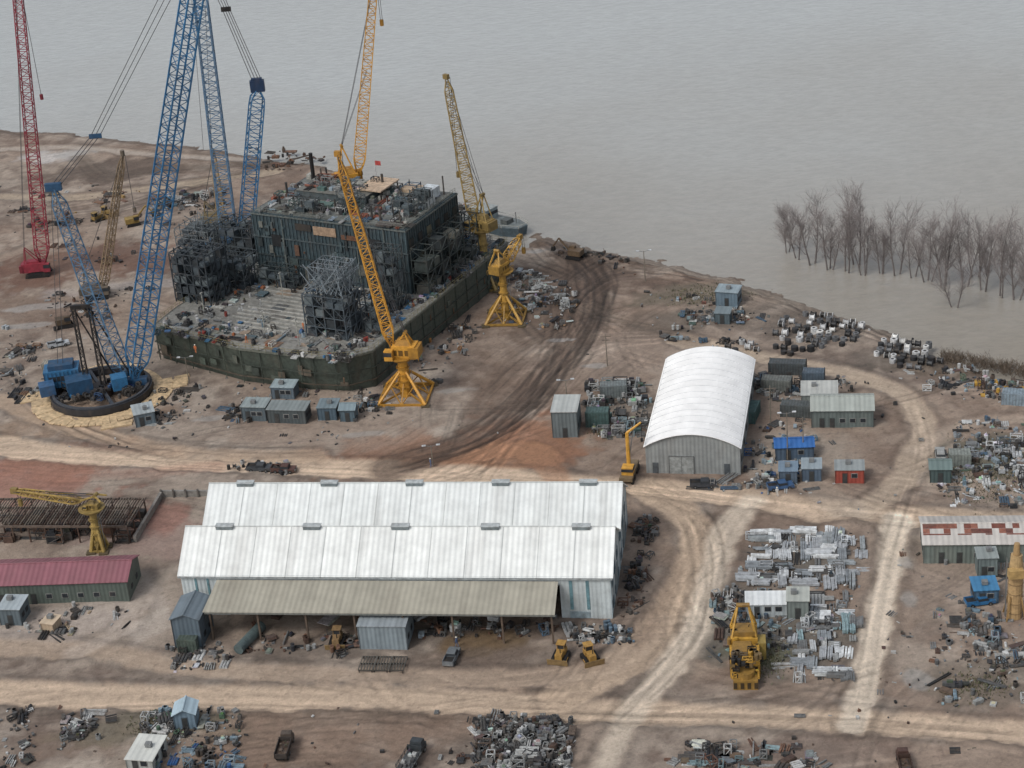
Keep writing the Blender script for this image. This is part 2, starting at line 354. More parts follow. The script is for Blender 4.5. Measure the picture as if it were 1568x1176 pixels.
fan([(20,340),(150,330),(260,300),(400,265)],7,10,6,-.26); fan([(0,560),(60,620),(200,680),(400,700)],7,8,6,-.22)
fan([(830,365),(950,400),(1100,430),(1250,475),(1400,530)],8,5,7,-.24)
k=sstep(6,1,SD2)*.7; COL[:]=COL*(1-k[...,None])+LC((94,80,68))*k[...,None]; WET=np.maximum(WET,k*.5)
fine=(.84+.32*nD)[...,None]; spk=vnoise(GX,GY,.5,99); COL*=fine; COL*=(1-.22*(spk>.86))[...,None]
COL=np.clip(COL*1.02,0.01,.8)
mG=bpy.data.materials.new('river_mud_ground'); nt=nodes(mG); N=nt.nodes.new; L=nt.links.new
o=N('ShaderNodeOutputMaterial'); b=N('ShaderNodeBsdfPrincipled'); L(b.outputs[0],o.inputs[0])
at=N('ShaderNodeAttribute'); at.attribute_name='Col'; tc=N('ShaderNodeTexCoord')
n1=N('ShaderNodeTexNoise'); n1.inputs['Scale'].default_value=1.8; n1.inputs['Detail'].default_value=9; n1.inputs['Roughness'].default_value=.8; L(tc.outputs['Object'],n1.inputs['Vector'])
mr=N('ShaderNodeMapRange'); mr.inputs[1].default_value=.3; mr.inputs[2].default_value=.7; mr.inputs[3].default_value=.76; mr.inputs[4].default_value=1.22; L(n1.outputs[0],mr.inputs[0])
mx=N('ShaderNodeMix'); mx.data_type='RGBA'; mx.blend_type='MULTIPLY'; mx.inputs[0].default_value=1; L(at.outputs['Color'],mx.inputs[6]); L(mr.outputs[0],mx.inputs[7]); L(mx.outputs[2],b.inputs['Base Color'])
aw=N('ShaderNodeAttribute'); aw.attribute_name='wet'; m2=N('ShaderNodeMapRange'); m2.inputs[1].default_value=.2; m2.inputs[2].default_value=.7; m2.inputs[3].default_value=.9; m2.inputs[4].default_value=.15; L(aw.outputs['Fac'],m2.inputs[0]); L(m2.outputs[0],b.inputs['Roughness'])
ms_=N('ShaderNodeMapRange'); ms_.inputs[1].default_value=.3; ms_.inputs[2].default_value=.75; ms_.inputs[3].default_value=.8; ms_.inputs[4].default_value=.05; L(aw.outputs['Fac'],ms_.inputs[0])
bp=N('ShaderNodeBump'); L(ms_.outputs[0],bp.inputs['Strength']); bp.inputs['Distance'].default_value=.3; L(n1.outputs[0],bp.inputs['Height']); L(bp.outputs[0],b.inputs['Normal'])
idx=np.arange(NX*NY).reshape(NY,NX)
quads=np.stack([idx[:-1,:-1],idx[:-1,1:],idx[1:,1:],idx[1:,:-1]],-1).reshape(-1,4)
isroad=((RM[:-1,:-1]+RM[1:,1:])>1.0).reshape(-1)
V=np.stack([GX,GY,Z],-1).reshape(-1,3).astype(np.float32); CC=np.concatenate([COL.reshape(-1,3),np.ones((NX*NY,1))],1).astype(np.float32); WW=WET.reshape(-1)
def sheet(name,q):
    used=np.unique(q); remap=np.zeros(NX*NY,np.int32); remap[used]=np.arange(len(used)); q=remap[q]
    me=bpy.data.meshes.new(name); me.vertices.add(len(used)); me.vertices.foreach_set('co',V[used].ravel())
    me.loops.add(q.size); me.loops.foreach_set('vertex_index',q.ravel().astype(np.int32)); me.polygons.add(len(q)); me.polygons.foreach_set('loop_start',np.arange(0,q.size,4,dtype=np.int32))
    me.update(calc_edges=True); me.polygons.foreach_set('use_smooth',np.ones(len(q),bool))
    a=me.color_attributes.new('Col','FLOAT_COLOR','POINT'); a.data.foreach_set('color',CC[used].ravel())
    w=me.attributes.new('wet','FLOAT','POINT'); w.data.foreach_set('value',WW[used].astype(np.float32))
    me.materials.append(mG); ob=bpy.data.objects.new(name,me); bpy.context.scene.collection.objects.link(ob)
sheet('ground',quads[~isroad]); sheet('dirt_road',quads[isroad])
# ------------------------------------------------------------------ water
mW=bpy.data.materials.new('silty_river_water'); nt=nodes(mW); N=nt.nodes.new; L=nt.links.new
o=N('ShaderNodeOutputMaterial'); b=N('ShaderNodeBsdfPrincipled'); L(b.outputs[0],o.inputs[0]); tc=N('ShaderNodeTexCoord')
nz=N('ShaderNodeTexNoise'); nz.inputs['Scale'].default_value=.012; nz.inputs['Detail'].default_value=5; L(tc.outputs['Object'],nz.inputs['Vector'])
sxy=N('ShaderNodeSeparateXYZ'); L(tc.outputs['Object'],sxy.inputs[0])
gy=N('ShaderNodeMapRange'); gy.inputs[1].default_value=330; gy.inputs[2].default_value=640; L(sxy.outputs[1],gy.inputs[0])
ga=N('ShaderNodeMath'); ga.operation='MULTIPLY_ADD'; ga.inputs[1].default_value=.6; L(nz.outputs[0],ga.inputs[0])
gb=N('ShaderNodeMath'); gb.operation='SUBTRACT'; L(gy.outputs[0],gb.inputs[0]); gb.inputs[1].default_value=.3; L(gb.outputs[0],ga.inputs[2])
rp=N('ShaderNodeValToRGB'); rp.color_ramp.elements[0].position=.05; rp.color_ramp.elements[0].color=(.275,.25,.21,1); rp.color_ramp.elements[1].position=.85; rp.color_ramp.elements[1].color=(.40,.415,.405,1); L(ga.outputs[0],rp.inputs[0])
mp=N('ShaderNodeMapping'); mp.inputs['Scale'].default_value=(.55,1.0,1); mp.inputs['Rotation'].default_value=(0,0,.5); L(tc.outputs['Object'],mp.inputs['Vector'])
nf=N('ShaderNodeTexNoise'); nf.inputs['Scale'].default_value=.55; nf.inputs['Detail'].default_value=6; nf.inputs['Roughness'].default_value=.65; L(mp.outputs[0],nf.inputs['Vector'])
ng=N('ShaderNodeTexNoise'); ng.inputs['Scale'].default_value=.06; ng.inputs['Detail'].default_value=9; ng.inputs['Roughness'].default_value=.7; ng.inputs['Distortion'].default_value=1.0; L(mp.outputs[0],ng.inputs['Vector'])
fr_=N('ShaderNodeMapRange'); fr_.inputs[1].default_value=.35; fr_.inputs[2].default_value=.65; fr_.inputs[3].default_value=.93; fr_.inputs[4].default_value=1.05; L(nf.outputs[0],fr_.inputs[0])
mm=N('ShaderNodeMix'); mm.data_type='RGBA'; mm.blend_type='MULTIPLY'; mm.inputs[0].default_value=1; L(rp.outputs[0],mm.inputs[6]); L(fr_.outputs[0],mm.inputs[7])
cr_=N('ShaderNodeMapRange'); cr_.inputs[1].default_value=.67; cr_.inputs[2].default_value=.78; cr_.inputs[4].default_value=.4; L(ng.outputs[0],cr_.inputs[0])
mx=N('ShaderNodeMix'); mx.data_type='RGBA'; L(cr_.outputs[0],mx.inputs[0]); L(mm.outputs[2],mx.inputs[6]); mx.inputs[7].default_value=(.56,.56,.54,1); L(mx.outputs[2],b.inputs['Base Color'])
bp=N('ShaderNodeBump'); bp.inputs['Strength'].default_value=.5; bp.inputs['Distance'].default_value=.5; L(nf.outputs[0],bp.inputs['Height']); L(bp.outputs[0],b.inputs['Normal'])
b.inputs['Roughness'].default_value=.18
w=MB(); w.quad((-6000,-3000,-1.1),(6000,-3000,-1.1),(6000,7000,-1.1),(-6000,7000,-1.1),(1,1,1,1)); w.obj('river_water',mW)
# ------------------------------------------------------------------ generic pieces
GREYS=[(140,142,141),(116,118,118),(95,96,96),(70,70,70),(165,167,165),(190,191,189)]
RUSTS=[(104,76,62),(120,90,72),(86,66,56),(98,84,74)]
DARKS=[(52,52,52),(66,64,62),(44,46,50),(80,76,72)]
BLUES=[(74,98,118),(108,128,140),(136,150,158)]
YEL=[(190,150,66),(176,140,70)]
def pal(*ls):
    o=[]
    for l in ls:o+=l
    return o
def item(m,x,y,z,kind,c,a,s):
    ca,sa=math.cos(a),math.sin(a)
    if kind=='box':
        w,d,h=s*U(.6,1.6),s*U(.5,1.1),s*U(.3,.9); m.box(x,y,z,w,d,h,c,a)
        if R()<.5: m.box(x+.1*w*ca,y+.1*w*sa,z+h,w*.5,d*.6,h*U(.2,.6),tuple(q*U(.6,1.3) for q in c[:3])+(1,),a)
        if R()<.3: m.tube((x,y,z+h),(x+U(-.2,.2),y,z+h+s*U(.4,1.)),.07,c)
    elif kind=='pipe':
        l=s*U(1.5,4); r=U(.1,.3)
        for k in range(random.choice([1,2,3,4])):
            ox,oy=-sa*k*r*2.1,ca*k*r*2.1; m.tube((x+ox-ca*l/2,y+oy-sa*l/2,z+r),(x+ox+ca*l/2,y+oy+sa*l/2,z+r),r,c,7)
    elif kind=='bar':
        l=s*U(2,5)
        for k in range(random.choice([2,3,5])):
            o=k*U(.25,.4); q=a+U(-.06,.06); m.box(x-sa*o,y+ca*o,z+U(0,.15),l,.16,.2,c,q)
    elif kind=='sheet':
        w,d=s*U(1,2.4),s*U(.8,1.4)
        for k in range(random.choice([1,2,4])): m.box(x+U(-.2,.2),y+U(-.2,.2),z+.1*k,w,d,.08,tuple(q*U(.85,1.1) for q in c[:3])+(1,),a+U(-.05,.05))
    elif kind=='drum':
        for k in range(random.choice([1,2,4])):
            ox,oy=U(-.8,.8)*s,U(-.8,.8)*s; m.tube((x+ox,y+oy,z),(x+ox,y+oy,z+.9),.32,c,8)
    elif kind=='tyre':
        r=U(.4,.8); m.tube((x,y,z),(x+U(-.4,.4),y+U(-.4,.4),z+r*.7),r,c,9)
    elif kind=='spool':
        r=s*U(.4,.7)
        for o in (-.4,.4): m.tube((x+ca*o*s,y+sa*o*s,z+r),(x+ca*(o*s+.1),y+sa*(o*s+.1),z+r),r,c,12)
        m.tube((x-ca*.4*s,y-sa*.4*s,z+r),(x+ca*.4*s,y+sa*.4*s,z+r),r*.55,DARK,8)
    elif kind=='frame':
        w,d,h=s*U(1,2.2),s*U(.7,1.2),s*U(.6,1.4)
        P=[(x+(i*w/2)*ca-(j*d/2)*sa,y+(i*w/2)*sa+(j*d/2)*ca) for i,j in((-1,-1),(1,-1),(1,1),(-1,1))]
        for i in range(4):
            p,q=P[i],P[(i+1)%4]; m.tube((*p,z),(*p,z+h),.09,c); m.tube((*p,z+h),(*q,z+h),.09,c); m.tube((*p,z+.1),(*q,z+.1),.09,c); m.tube((*p,z),(*q,z+h),.06,c,3)
    elif kind=='plank':
        l=s*U(1.5,3)
        for k in range(3): m.box(x+U(-.3,.3),y+k*.3,z,l,.25,.08,c,a+U(-.2,.2))
def inpoly(p,P):
    c=False;j=len(P)-1
    for i in range(len(P)):
        if (P[i][1]>p[1])!=(P[j][1]>p[1]) and p[0]<(P[j][0]-P[i][0])*(p[1]-P[i][1])/(P[j][1]-P[i][1])+P[i][0]: c=not c
        j=i
    return c
KALL=['box','box','pipe','bar','sheet','frame','drum','plank']
def scrap(name,P,n,palette,size=(.7,1.6),kinds=KALL,align=.5,pile=0.3,mat=None,z0=-.1,clump=.65):
    W=[G(*q).xy for q in P]; x0,x1=min(q[0] for q in W),max(q[0] for q in W); y0,y1=min(q[1] for q in W),max(q[1] for q in W)
    m=MB(); cx,cy=(x0+x1)/2,(y0+y1)/2
    seeds=[(U(x0,x1),U(y0,y1)) for _ in range(max(3,n//9))]
    t=0
    while t<n:
        if R()<clump:
            s=random.choice(seeds); x,y=random.gauss(s[0],2.0),random.gauss(s[1],1.8)
        else: x,y=U(x0,x1),U(y0,y1)
        if not inpoly((x,y),W):
            if R()<.98: continue
            else: t+=1; continue
        t+=1
        a=A0+random.choice([0,math.pi/2]) if R()<align else U(0,3.14)
        item(m,x,y,z0+(U(0,pile) if R()<.4 else 0),random.choice(kinds),col(random.choice(palette),.25),a,U(*size)*.88)
    for _ in range(n*2):
        if R()<.6:
            s=random.choice(seeds); x,y=random.gauss(s[0],2.4),random.gauss(s[1],2.2)
        else: x,y=U(x0,x1),U(y0,y1)
        if inpoly((x,y),W): m.box(x,y,-.05,U(.2,.7),U(.12,.35),U(.1,.35),col(random.choice(palette),.3),U(0,3))
    return m.obj(name,mat or M_JUNK,origin=(cx,cy,0))
def stacks(name,P,palette,sx=4.2,sy=3.2,fill=.7,lens=(2.2,3.8)):
    """neat bundles of long sheets / sections in rows"""
    W=[G(*q).xy for q in P]; c=sum(W,Vector((0,0)))/len(W); m=MB()
    ca,sa=math.cos(A0),math.sin(A0)
    for i in range(-9,10):
        for j in range(-9,10):
            lx,ly=i*sx*.5+U(-.3,.3),j*sy+U(-.4,.4)+ (sy*.4 if i%2 else 0)
            if i%2 and R()<.5: continue
            x,y=c.x+lx*ca-ly*sa,c.y+lx*sa+ly*ca
            if not inpoly((x,y),W) or R()>fill: continue
            a=A0+(math.pi/2 if R()<.6 else 0)+U(-.08,.08); cc=random.choice(palette); L_=U(*lens); k=random.choice([3,5,7]); hh=U(.1,.8)
            for b_ in (-.3,.3): m.box(x+math.cos(a)*L_*b_,y+math.sin(a)*L_*b_,-.1,.15,1.5,.3,col((96,80,66)),a)
            for q in range(k):
                o=(q-k/2)*.3; m.box(x-math.sin(a)*o+math.cos(a)*U(-.3,.3),y+math.cos(a)*o+math.sin(a)*U(-.3,.3),.18,L_,.27,hh*U(.7,1),col(cc,.12),a)
    return m.obj(name,M_PAINT,origin=(c.x,c.y,0))
def reels(name,P,palette,sp_=1.75):
    W=[G(*q).xy for q in P]; c=sum(W,Vector((0,0)))/len(W); m=MB(); an=A0-.25; ca,sa=math.cos(an),math.sin(an)
    for i in range(-26,27):
        for j in range(-14,15):
            lx,ly=i*sp_+U(-.25,.25),j*sp_*1.15+U(-.3,.3)
            x,y=c.x+lx*ca-ly*sa,c.y+lx*sa+ly*ca
            if not inpoly((x,y),W) or R()<.14: continue
            g=((i//3)*7+(j//2)*13)%5; cc=col(random.choice(palette[:3] if g<2 else palette[3:]),.15); r=U(.55,.78)
            if R()<.5:
                a=an+U(-.2,.2); dx,dy=math.cos(a)*.5,math.sin(a)*.5
                for s_ in(-1,1): m.tube((x+dx*s_*.85,y+dy*s_*.85,r-.05),(x+dx*s_*1.05,y+dy*s_*1.05,r-.05),r,cc,12)
                m.tube((x-dx,y-dy,r-.05),(x+dx,y+dy,r-.05),r*.72,cc if R()<.6 else DARK,10)
            else:
                h=U(.6,1.3); m.tube((x,y,-.1),(x,y,h),r,cc,11); m.tube((x,y,h),(x,y,h+.03),r*.45,col((60,58,56)),9)
    return m.obj(name,M_PAINT,origin=(c.x,c.y,0))
def hut(name,u,v,w,d,h,ang,wc,rc,style='gable',rise=None,axis='x',door=1,wins=2,wmat=None):
    wl,rf,tr=MB(),MB(),MB(); wc,rc=col(wc),col(rc); rise=rise if rise is not None else (d if axis=='x' else w)*.22
    hw=w/2
    wl.box(0,d/2,-.2,w,d,h+.2,wc)
    if style=='gable':
        if axis=='x':
            for sx in(-1,1):
                wl.add([(sx*hw,0,h),(sx*hw,d,h),(sx*hw,d/2,h+rise-.03)],[(0,1,2)],wc)
            o=.3
            rf.slab((-hw-o,-o,h-.04),(hw+o,-o,h-.04),(hw+o,d/2,h+rise),(-hw-o,d/2,h+rise),.1,rc); rf.slab((hw+o,d+o,h-.04),(-hw-o,d+o,h-.04),(-hw-o,d/2,h+rise),(hw+o,d/2,h+rise),.1,rc)
            rf.tube((-hw-o,d/2,h+rise),(hw+o,d/2,h+rise),.14,rc,6)
        else:
            for y in (0,d): wl.add([(-hw,y,h),(hw,y,h),(0,y,h+rise-.03)],[(0,1,2)],wc)
            o=.3
            rf.slab((-hw-o,d+o,h-.04),(-hw-o,-o,h-.04),(0,-o,h+rise),(0,d+o,h+rise),.1,rc); rf.slab((hw+o,-o,h-.04),(hw+o,d+o,h-.04),(0,d+o,h+rise),(0,-o,h+rise),.1,rc)
            rf.tube((0,-o,h+rise),(0,d+o,h+rise),.14,rc,6)
    else:
        rf.slab((-hw-.2,-.2,h),(hw+.2,-.2,h),(hw+.2,d+.2,h+.15+(rise if style=='shed' else 0)),(-hw-.2,d+.2,h+.15+(rise if style=='shed' else 0)),.12,rc)
        if R()<.7: rf.box(U(-.2,.2)*w,d*U(.3,.7),h+.15,.9,.8,.6,STEEL)
    fr=tuple(q*.6 for q in wc[:3])+(1,)
    xs_=[-hw+w*(i+1)/(wins+door+1) for i in range(wins+door)]
    for i,x in enumerate(xs_):
        if i<door: tr.box(x,-.03,0,.95,.06,2.05,fr); tr.box(x,-.07,.05,.8,.04,1.9,col((60,62,62)))
        elif h>2: tr.box(x,-.03,1.05,1.1,.06,.9,col((150,150,146))); tr.box(x,-.07,1.12,.94,.03,.76,WIN)
    for sx in (-1,1):
        for k in range(2):
            if d>3.5: tr.box(sx*(hw+.03),d*(.3+.4*k),1.1,.06,1.0,.8,WIN)
        tr.box(sx*(hw+.02),-.02,0,.12,.12,h,fr)
    return group(name,{'walls':(wl,wmat or M_WALL),'roof':(rf,M_ROOF),'door_and_windows':(tr,M_PAINT)},G(u,v),math.radians(ang))
def container(name,u,v,l,w,h,ang,c,z=0):
    m=MB(); c=col(c); m.box(0,w/2,0,l,w,h,c)
    dk=tuple(q*.75 for q in c[:3])+(1,)
    for i in range(int(l/.55)):
        x=-l/2+.3+i*.55
        for y in(-.03,w+.03): m.box(x,y,.15,.2,.06,h-.3,dk)
        m.box(x,w/2,h,.2,w-.3,.04,dk)
    for x in(-l/2,l/2):
        for y in(0,w): m.box(x,y,-.02,.18,.18,h+.1,dk)
        for y in (w*.3,w*.7): m.tube((x*1.01,y,.2),(x*1.01,y,h-.2),.04,STEEL)
    p=G(u,v); p.z=z
    return m.obj(name,M_PAINT,loc=p,rz=math.radians(ang))
# ------------------------------------------------------------------ FABRICATION SHED (twin gable)
A=G(287,941);B=G(938,946); Lg=(B-A).length; ang=math.atan2(B.y-A.y,B.x-A.x); A0=ang
nrm=Vector((-math.sin(ang),math.cos(ang),0)); Mid=(A+B)/2
ze=ZROW(Mid,881.5)
best=min(((abs(ZROW(Mid+nrm*d_,806)-ZROW(Mid+nrm*3*d_,739)),d_) for d_ in [5.5+.05*i for i in range(80)]))
dd=best[1]; zr=ZROW(Mid+nrm*dd,806)
WH=col((190,199,200)); wl,rf,cn,tr,rv,inn=MB(),MB(),MB(),MB(),MB(),MB()
DEP=4*dd
for x in (0,Lg):
    wl.add([(x,0,-.2),(x,DEP,-.2),(x,DEP,ze),(x,3*dd,zr-.1),(x,2*dd,ze),(x,dd,zr-.1),(x,0,ze)],[tuple(range(7))],WH)
wl.quad((0,DEP,-.2),(Lg,DEP,-.2),(Lg,DEP,ze),(0,DEP,ze),WH)
xL,xR=Lg*.105,Lg*.885
wl.box(xL/2,0,-.2,xL,.15,ze+.2,WH); wl.box((xR+Lg)/2,0,-.2,Lg-xR,.15,ze+.2,WH); wl.box((xL+xR)/2,0,ze-1.6,xR-xL,.15,1.6,WH)
ov=.5
RW=col((219,222,219))
for k in (0,1):
    y0=k*2*dd
    rf.slab((-ov,y0-.25,ze-.15),(Lg+ov,y0-.25,ze-.15),(Lg+ov,y0+dd,zr),(-ov,y0+dd,zr),.12,RW if k==0 else col((213,217,215)))
    rf.slab((Lg+ov,y0+2*dd+.25,ze-.15),(-ov,y0+2*dd+.25,ze-.15),(-ov,y0+dd,zr),(Lg+ov,y0+dd,zr),.12,RW)
    rf.tube((-ov,y0+dd,zr+.02),(Lg+ov,y0+dd,zr+.02),.14,col((196,200,198)),6)
    for i in range(5):
        x=Lg*(.085+.21*i)+ (0.3 if k==0 else 0); rv.box(x,y0+dd-.1,zr-.35,2.8,1.0,.6,col((122,132,134))); rv.box(x,y0+dd-.1,zr+.25,3.0,1.2,.1,col((184,190,190)))
    for i in range(1,12):
        x=Lg*i/12; rf.slab((x-.06,y0-.27,ze-.09),(x+.06,y0-.27,ze-.09),(x+.06,y0+dd-.1,zr+.0),(x-.06,y0+dd-.1,zr+.0),.03,col((188,192,190)))
    for i in range(13): tr.box(Lg*i/12,y0-.32 if k==0 else y0-.02,ze-.45,.1,.1,.3,STEEL)
tr.box(Lg/2,-.34,ze-.42,Lg+.8,.16,.18,col((160,166,166)))
cx0,cx1=Lg*.088,Lg*.883
KH=col((158,154,140))
cn.slab((cx0-.6,-7.6,ze-2.1),(cx1+.2,-7.6,ze-2.1),(cx1,-.45,ze-.65),(cx0,-.45,ze-.65),.1,KH)
cn.box((cx0+cx1)/2,-7.6,ze-2.45,cx1-cx0+.6,.12,.25,col((110,112,108)))
for i in range(8):
    x=cx0+(cx1-cx0)*(i+.05)/7.1; tr.box(x,-7.2,-.2,.28,.28,ze-2.0,col((100,86,74))); tr.tube((x,-7.2,ze-2.5),(x,-.3,ze-1.1),.14,col((96,90,84)))
for x in (Lg-3.6,Lg-6.2): tr.box(x,-.12,1.6,.5,.08,5.2,col((110,146,154)))
tr.box(2.4,-.12,2.4,.35,.08,4.8,col((110,146,154))); tr.box(4.4,-.12,2.4,.35,.08,4.8,col((110,146,154)))
tr.box(Lg-5,-.12,0,3.2,.08,1.2,col((150,166,172))); tr.box(1.6,-.12,0,1,.08,2.1,col((90,100,104)))
for k in range(2):
    for i in range(3):
        y=k*2*dd+2.2+i*4.2; tr.box(Lg+.06,y,4.6,.08,1.8,1.6,col((70,96,108))); tr.box(Lg+.06,y,.9,.08,1.8,1.4,col((80,100,110)))
    tr.box(Lg+.06,k*2*dd+dd+1,0,.1,3.8,4.3,col((130,140,142)))
for i in range(9): tr.box(Lg+.05,i*DEP/8,0,.08,.16,ze,col((150,170,176)))
for i in range(9):
    x=xL+(xR-xL)*i/8
    for y in (dd*1.0,dd*2.0,dd*3): inn.tube((x,y,0),(x,y,ze),.2,col((80,76,70)))
    inn.tube((x,.3,ze-1.7),(x,DEP-.3,ze-1.7),.2,col((80,76,70)))
for i in range(80): item(inn,U(xL+1,xR-1),U(-6.3,dd*2.5),0,random.choice(['box','frame','pipe','sheet','box']),col(random.choice(pal(GREYS,RUSTS,DARKS,BLUES)),.3),U(0,3),U(.7,1.6))
inn.box(Lg*.57,1.0,0,Lg*.5,.12,3.4,col((84,80,76)))
group('fabrication_shed',{'walls':(wl,M_WALL),'roof':(rf,M_ROOF),'canopy':(cn,M_ROOF),'trim_windows_posts':(tr,M_PAINT),'ridge_vents':(rv,M_PAINT),'interior_steel_and_stock':(inn,M_JUNK)},A,ang)
ad=math.degrees(A0)
hut('steel_office_cabin',588,995,7.4,6.0,4.4,ad,(132,144,150),(142,150,154),'flat',door=0,wins=0)
hut('lean_to_store',290,992,4.4,6.5,5.4,ad,(88,102,112),(104,116,124),'gable',rise=.9,axis='y',door=1,wins=0)
# ------------------------------------------------------------------ ARCHED BUILDING
A=G(990,724);B=G(1134,727); Wd=(B-A).length; ag=math.atan2(B.y-A.y,B.x-A.x); ze2=HG(990,724,681)
Q=G(1018,549,ze2)-G(985,681,ze2); Dp=Q.length; ag2=math.atan2(Q.y,Q.x)-math.pi/2
ag=ag*.4+ag2*.6
wl,rf,tr=MB(),MB(),MB(); GW=col((142,146,145)); n=18; rs=2.4
prof=[(Wd*i/n, ze2+rs*(1-(2*i/n-1)**2)) for i in range(n+1)]
for y in (0,Dp): wl.add([(0,y,-.2),(Wd,y,-.2)]+[(x,y,z-.05) for x,z in reversed(prof)],[tuple(range(n+3))],GW)
for x in(0,Wd): wl.quad((x,0,-.2),(x,Dp,-.2),(x,Dp,ze2),(x,0,ze2),GW)
NB=15
for j in range(NB):
    ya,yb=-.4+(Dp+.8)*j/NB,-.4+(Dp+.8)*(j+1)/NB
    for i in range(n):
        (x0,z0),(x1,z1)=prof[i],prof[i+1]
        if i==0:x0-=.3;z0-=.25
        if i==n-1:x1+=.3;z1-=.25
        rf.slab((x0,ya,z0),(x1,ya,z1),(x1,yb-.02,z1),(x0,yb-.02,z0),.1,col((238,238,236),.02))
    for i in range(n):
        rf.tube((prof[i][0],yb,prof[i][1]+.02),(prof[i+1][0],yb,prof[i+1][1]+.02),.06,col((200,203,203)),4)
tr.box(Wd*.38,-.05,0,4.2,.1,3.4,col((154,158,156))); tr.box(Wd*.38,-.12,0,.06,.06,3.4,col((110,112,112)))
for x in(Wd*.38-2.2,Wd*.38+2.2): tr.box(x,-.1,0,.12,.12,3.5,col((110,112,112)))
tr.box(Wd*.38,-.1,3.4,4.5,.14,.12,col((110,112,112)))
tr.box(Wd*.86,-.06,0,1.0,.1,2.1,col((84,90,94))); tr.box(Wd*.1,-.06,0,1,.1,2.1,col((84,90,94)))
for i in range(6): tr.box(Wd+.05,Dp*(i+.5)/6,1.4,.08,1.5,1,WIN); tr.box(Wd+.04,Dp*i/6+.4,0,.08,.15,ze2-.3,col((130,134,134)))
for i in range(6): tr.box(-.05,Dp*(i+.5)/6,1.4,.08,1.5,1,WIN)
group('arched_white_warehouse',{'walls':(wl,M_WALL),'arched_roof':(rf,M_CLEAN),'doors_and_windows':(tr,M_PAINT)},A,ag)
# ------------------------------------------------------------------ other buildings
hut('red_roof_shed',90,924,24.0,8.0,3.9,ad+4,(88,98,92),(134,86,94),'gable',rise=1.6,axis='x',door=3,wins=5)
hut('rusty_roof_shed',1510,862,19.5,8.5,3.6,ad+1,(110,120,115),(186,182,176),'gable',rise=1.3,door=2,wins=4)
m=MB()
for i in range(18):
    for j in range(4):
        if R()<.42: continue
        x=-9.2+i*1.08; y=.0+j*1.03; k=y/4.25*1.27
        m.slab((x-.54,y,3.64+k),(x+.54,y,3.64+k),(x+.54,y+1.0,3.64+k+.3),(x-.54,y+1.0,3.64+k+.3),.02,col(random.choice([(118,68,56),(130,78,64),(104,64,56),(112,72,62),(142,92,76)]),.12))
m.obj('rusted_roof_sheets',M_JUNK,loc=G(1510,862),rz=A0+math.radians(1))
hut('grey_equipment_house',866,670,4.6,6.5,5.4,ad,(104,114,116),(172,176,173),'flat',door=1,wins=0)
hut('site_office',1290,655,11.0,6.5,3.6,ad,(100,110,108),(158,164,158),'gable',rise=1.2,door=2,wins=3)
hut('workshop_hut',1255,628,6.5,5.5,3.2,ad,(130,136,132),(176,178,173),'flat',door=1,wins=2)
hut('blue_roof_kiosk',1217,704,6.6,3.6,2.6,ad+4,(80,98,116),(48,98,160),'gable',rise=.8,door=1,wins=1)
hut('tool_hut',1243,737,3.2,3.4,2.6,ad,(80,96,112),(140,152,158),'flat',door=1,wins=0)
hut('tool_hut',1207,741,3.0,3.2,2.6,ad,(86,100,114),(112,130,146),'flat',door=1,wins=0)
hut('red_front_hut',1301,740,4.8,3.2,2.7,ad,(150,72,60),(140,146,146),'flat',door=1,wins=1)
hut('site_trailer',390,644,4.8,3.6,3.0,ad-4,(84,96,102),(138,148,148),'flat')
hut('site_trailer',440,648,7.6,3.6,2.9,ad-4,(76,84,86),(126,134,134),'flat')
hut('site_trailer',434,611,4.6,3.2,2.6,ad-4,(98,112,122),(146,160,164),'flat')
hut('generator_house',502,644,3.6,3.6,2.8,ad,(76,94,106),(112,126,132),'flat',door=1,wins=0)
hut('generator_house',533,646,2.8,3.0,2.6,ad,(84,102,112),(120,136,142),'gable',door=1,wins=0)
hut('generator_house',224,652,3.8,4.2,2.8,ad+25,(100,114,122),(154,162,164),'flat',door=1,wins=1)
hut('pump_hut',1113,470,4.6,3.6,3.4,ad-12,(102,120,132),(138,152,158),'flat',door=1,wins=0)
hut('pump_hut',1106,496,3.0,3.0,2.4,ad-8,(84,98,104),(112,124,128),'flat',door=1,wins=0)
hut('small_gable_hut',285,1116,3.1,3.1,2.6,ad+8,(112,132,146),(164,184,194),'gable',axis='y',rise=.9,door=1,wins=0)
hut('white_trailer',216,1182,4.0,5.6,2.2,ad-4,(160,164,160),(196,198,192),'flat',door=1,wins=1)
hut('white_trailer',1176,945,6.6,3.4,2.4,ad+2,(170,178,180),(214,218,218),'flat',door=1,wins=2)
hut('control_cabin',1222,948,3.2,3.6,3.4,ad,(120,128,124),(168,172,165),'flat',door=1,wins=0)
hut('blue_shelter',1510,925,3.6,3.6,2.6,ad+6,(74,100,122),(64,120,160),'flat',door=1,wins=1)
hut('watch_cabin',1512,884,3.0,3.0,3.6,ad+4,(110,122,122),(140,148,146),'flat',door=1,wins=1)
hut('watch_cabin',1440,740,3.4,3.6,2.8,ad,(74,90,90),(102,118,116),'gable',door=1,wins=0)
hut('small_store',18,958,3.6,4,3.2,ad,(92,104,110),(158,168,172),'flat',door=1,wins=0)
hut('small_store',74,968,2.2,2.4,1.7,ad-12,(180,160,136),(192,174,150),'flat',door=0,wins=0)
